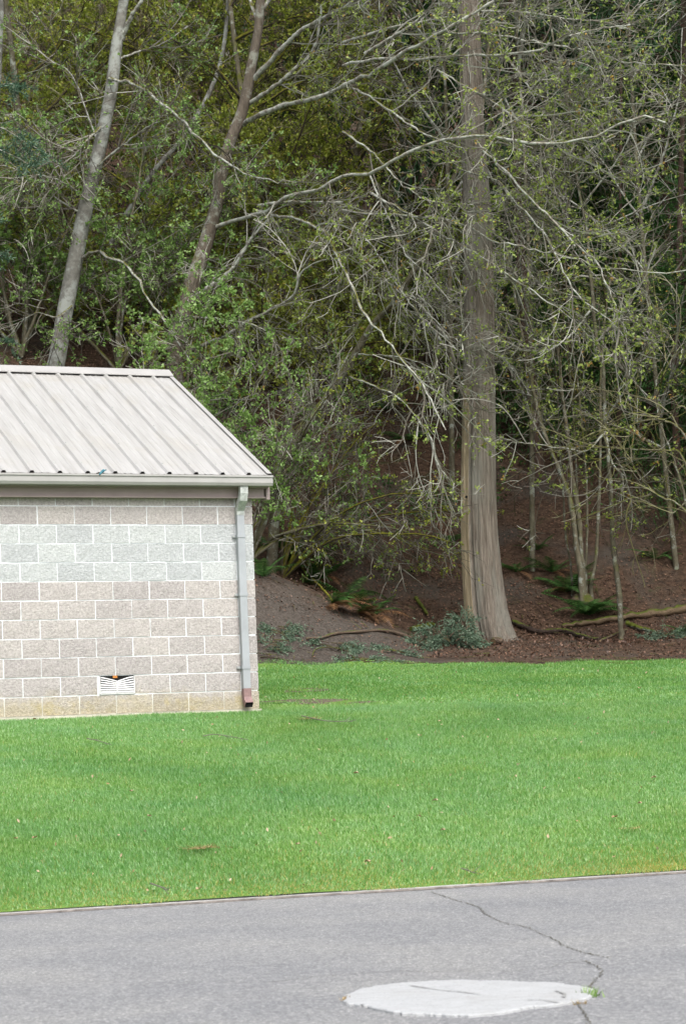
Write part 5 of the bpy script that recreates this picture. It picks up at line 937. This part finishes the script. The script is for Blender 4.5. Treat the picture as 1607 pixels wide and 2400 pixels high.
    # fallen bits on the lawn
def flecks():
    n = 420; y = rng.uniform(15, 31.5, n); x = rng.uniform(-0.17, 0.17, n) * y; ux = (x - OW[0]) * math.cos(RZ) + (y - OW[1]) * math.sin(RZ); uy = -(x - OW[0]) * math.sin(RZ) + (y - OW[1]) * math.cos(RZ); k_ = (y > y_edge(x) + 0.1) & ~((ux < A_R + 0.1) & (uy > -0.1)); x, y = x[k_], y[k_]
    mb = MB(); leaves(mb, np.stack([x, y, z_ground(x, y) + 0.035 - 0.015 * (y > 24)], -1), (0.015, 0.045), None, 0.5, 1.0, up=2.0); o = mb.obj('lawn_flecks', M['dryleaf'], kind='stuff'); o['label'] = 'tiny tan leaf crumbs scattered over the lawn'; o['category'] = 'leaf crumbs'
flecks()
def lawn_at(vx, vy): return on_ground(vx, vy, 14.0, 32.0)
grass()
def tuft(name, label, cat_, vx, vy, n, h, spread, material, flat=0.0):
    c = lawn_at(vx, vy) if vy < 2050 else ground_px(vx, vy, 0.0); b = rng.normal(0, 1, (n, 3)) * spread; b[:, 2] = 0.035 if flat else 0.0; a = rng.uniform(0, 6.283, n); d = np.stack([np.cos(a), np.sin(a), rng.uniform(0.05, 0.4, n) if flat else rng.uniform(0.8, 2, n)], -1); d = norm(d); sd = norm(np.cross(d, [0, 0, 1.0])) * 0.004
    hh = rng.uniform(h[0], h[1], n)[:, None]; V = np.stack([b - sd, b + sd, b + d * hh], 1).reshape(-1, 3); root = thing(name, label, cat_, c); mb = MB(); mb.add(V, tris=np.arange(n * 3).reshape(-1, 3), r=np.repeat(rng.random(n), 3)); mb.obj('blades', material, root, kind='stuff')
tuft('dry_grass_clump', 'clump of dry straw-coloured grass lying on the front lawn', 'dry grass', 455, 1951, 110, (0.05, 0.13), (0.075, 0.09, 0), M['straw'], 1)
tuft('dry_grass_clump', 'pale dry grass wisp on the lawn right of the hut corner', 'dry grass', 705, 1652, 60, (0.06, 0.14), (0.05, 0.06, 0), M['straw'], 1)
tuft('weed_tuft', 'small green weed growing at the right end of the white patch', 'weed', 1352, 2278, 60, (0.02, 0.06), (0.02, 0.03, 0), M['leaf_fresh'])
tuft('weed_tuft', 'tiny yellowish weed at the left tip of the white patch', 'weed', 789, 2287, 30, (0.01, 0.03), (0.012, 0.03, 0), M['straw'])
tuft('weed_tuft', 'tiny weed in the crack below the white patch', 'weed', 1325, 2296, 24, (0.01, 0.03), (0.02, 0.02, 0), M['straw'])
tuft('dry_grass_clump', 'small tan grass wisp on the lawn below the cedar', 'dry grass', 1440, 1905, 30, (0.04, 0.09), (0.05, 0.05, 0), M['straw'], 1)
def dry_leaf(vx, vy, s, label):
    c = lawn_at(vx, vy); n = 9; t = np.linspace(0, 2 * math.pi, n, endpoint=False); rr = s * (0.75 + 0.25 * np.cos(3 * t)) * 0.5; a = random.uniform(0, 6.28); V = np.stack([rr * np.cos(t + a), rr * 0.7 * np.sin(t + a), 0.055 + 0.35 * np.abs(rr) * np.sin(2 * t)], -1); V = np.vstack([V, [[0, 0, 0.05]]])
    mb = MB(); mb.add(V, tris=[(i, (i + 1) % n, n) for i in range(n)]); V2 = V - [0, 0, 0.003]; mb.add(V2, tris=[(n, (i + 1) % n, i) for i in range(n)]); o = mb.obj('dry_leaf', M['dryleaf']); o.location = Vector([float(q) for q in c]); tag(o, label, 'leaf', 'dry leaves on the lawn')
for vx, vy, s, lab in [(80, 1930, .05, 'tan dry leaf on the lawn near the left edge'), (38, 1932, .04, 'faint dry leaf closest to the left edge'), (995, 1843, .06, 'yellowish dry leaf on the lawn below the trunk'), (1405, 1882, .06, 'pale white dry leaf on the right part of the lawn'), (1462, 1850, .05, 'orange-tan dry leaf near the right edge of the lawn'), (1495, 1790, .06, 'tan leaf higher up near the right lawn edge'), (840, 1985, .06, 'pale sliver of leaf low on the middle lawn'), (1012, 1912, .05, 'tan leaf on the lower middle lawn'), (960, 1693, .05, 'tan leaf on the upper middle lawn'), (815, 1780, .06, 'pinkish dry leaf in the middle of the lawn'), (342, 1880, .04, 'small tan leaf left of the dry clump'), (680, 1945, .04, 'small tan leaf right of the dry clump'), (1462, 1582, .05, 'pale leaf on the back strip of lawn'), (80, 1655, .05, 'pale leaf by the foot of the wall'), (300, 1822, .04, 'tiny pinkish leaf on the left lawn'), (455, 2048, .06, 'curled tan leaf lying by the asphalt edge')]: dry_leaf(vx, vy, s, lab)
def lawn_stick(label, pts, r=0.005):
    P = np.array([lawn_at(*q) for q in pts]); P[:, 2] += 0.06; loc = P[0].copy(); p = cat_rom(P, 14); T = grow(p[None], 3, (0.06, 0.16), (0.3, 0.8), 4, 0.4, 0.3); root = thing('lawn_stick', label, 'stick', loc); mb = MB(); tubes(mb, p[None], np.linspace(r, r * 0.6, 14)[None], 5, r=0.6); mb.obj('stick', M['twig'], root, loc); [(lambda q: (tubes(q, T[i_:i_ + 1], taper(1, 4, r * .6, r * .4), 3, r=0.8), q.obj('side_twig', M['twig'], root, loc)))(MB()) for i_ in range(3)]
lawn_stick('pale curved twig on the lawn below the hut', [(465, 1697), (490, 1693), (520, 1697), (568, 1706)])
lawn_stick('thin grey twig on the lawn left of the curved twig', [(200, 1703), (225, 1708), (256, 1718)])
lawn_stick('long thin twig on the lawn right of the hut corner', [(690, 1650), (735, 1660), (770, 1663), (805, 1662)], 0.006)
lawn_stick('short twig at the asphalt edge below the middle lawn', [(1055, 2005), (1070, 2010), (1085, 2016)])
lawn_stick('thin twig near the asphalt edge at left', [(345, 2040), (365, 2047), (385, 2056)], 0.006)
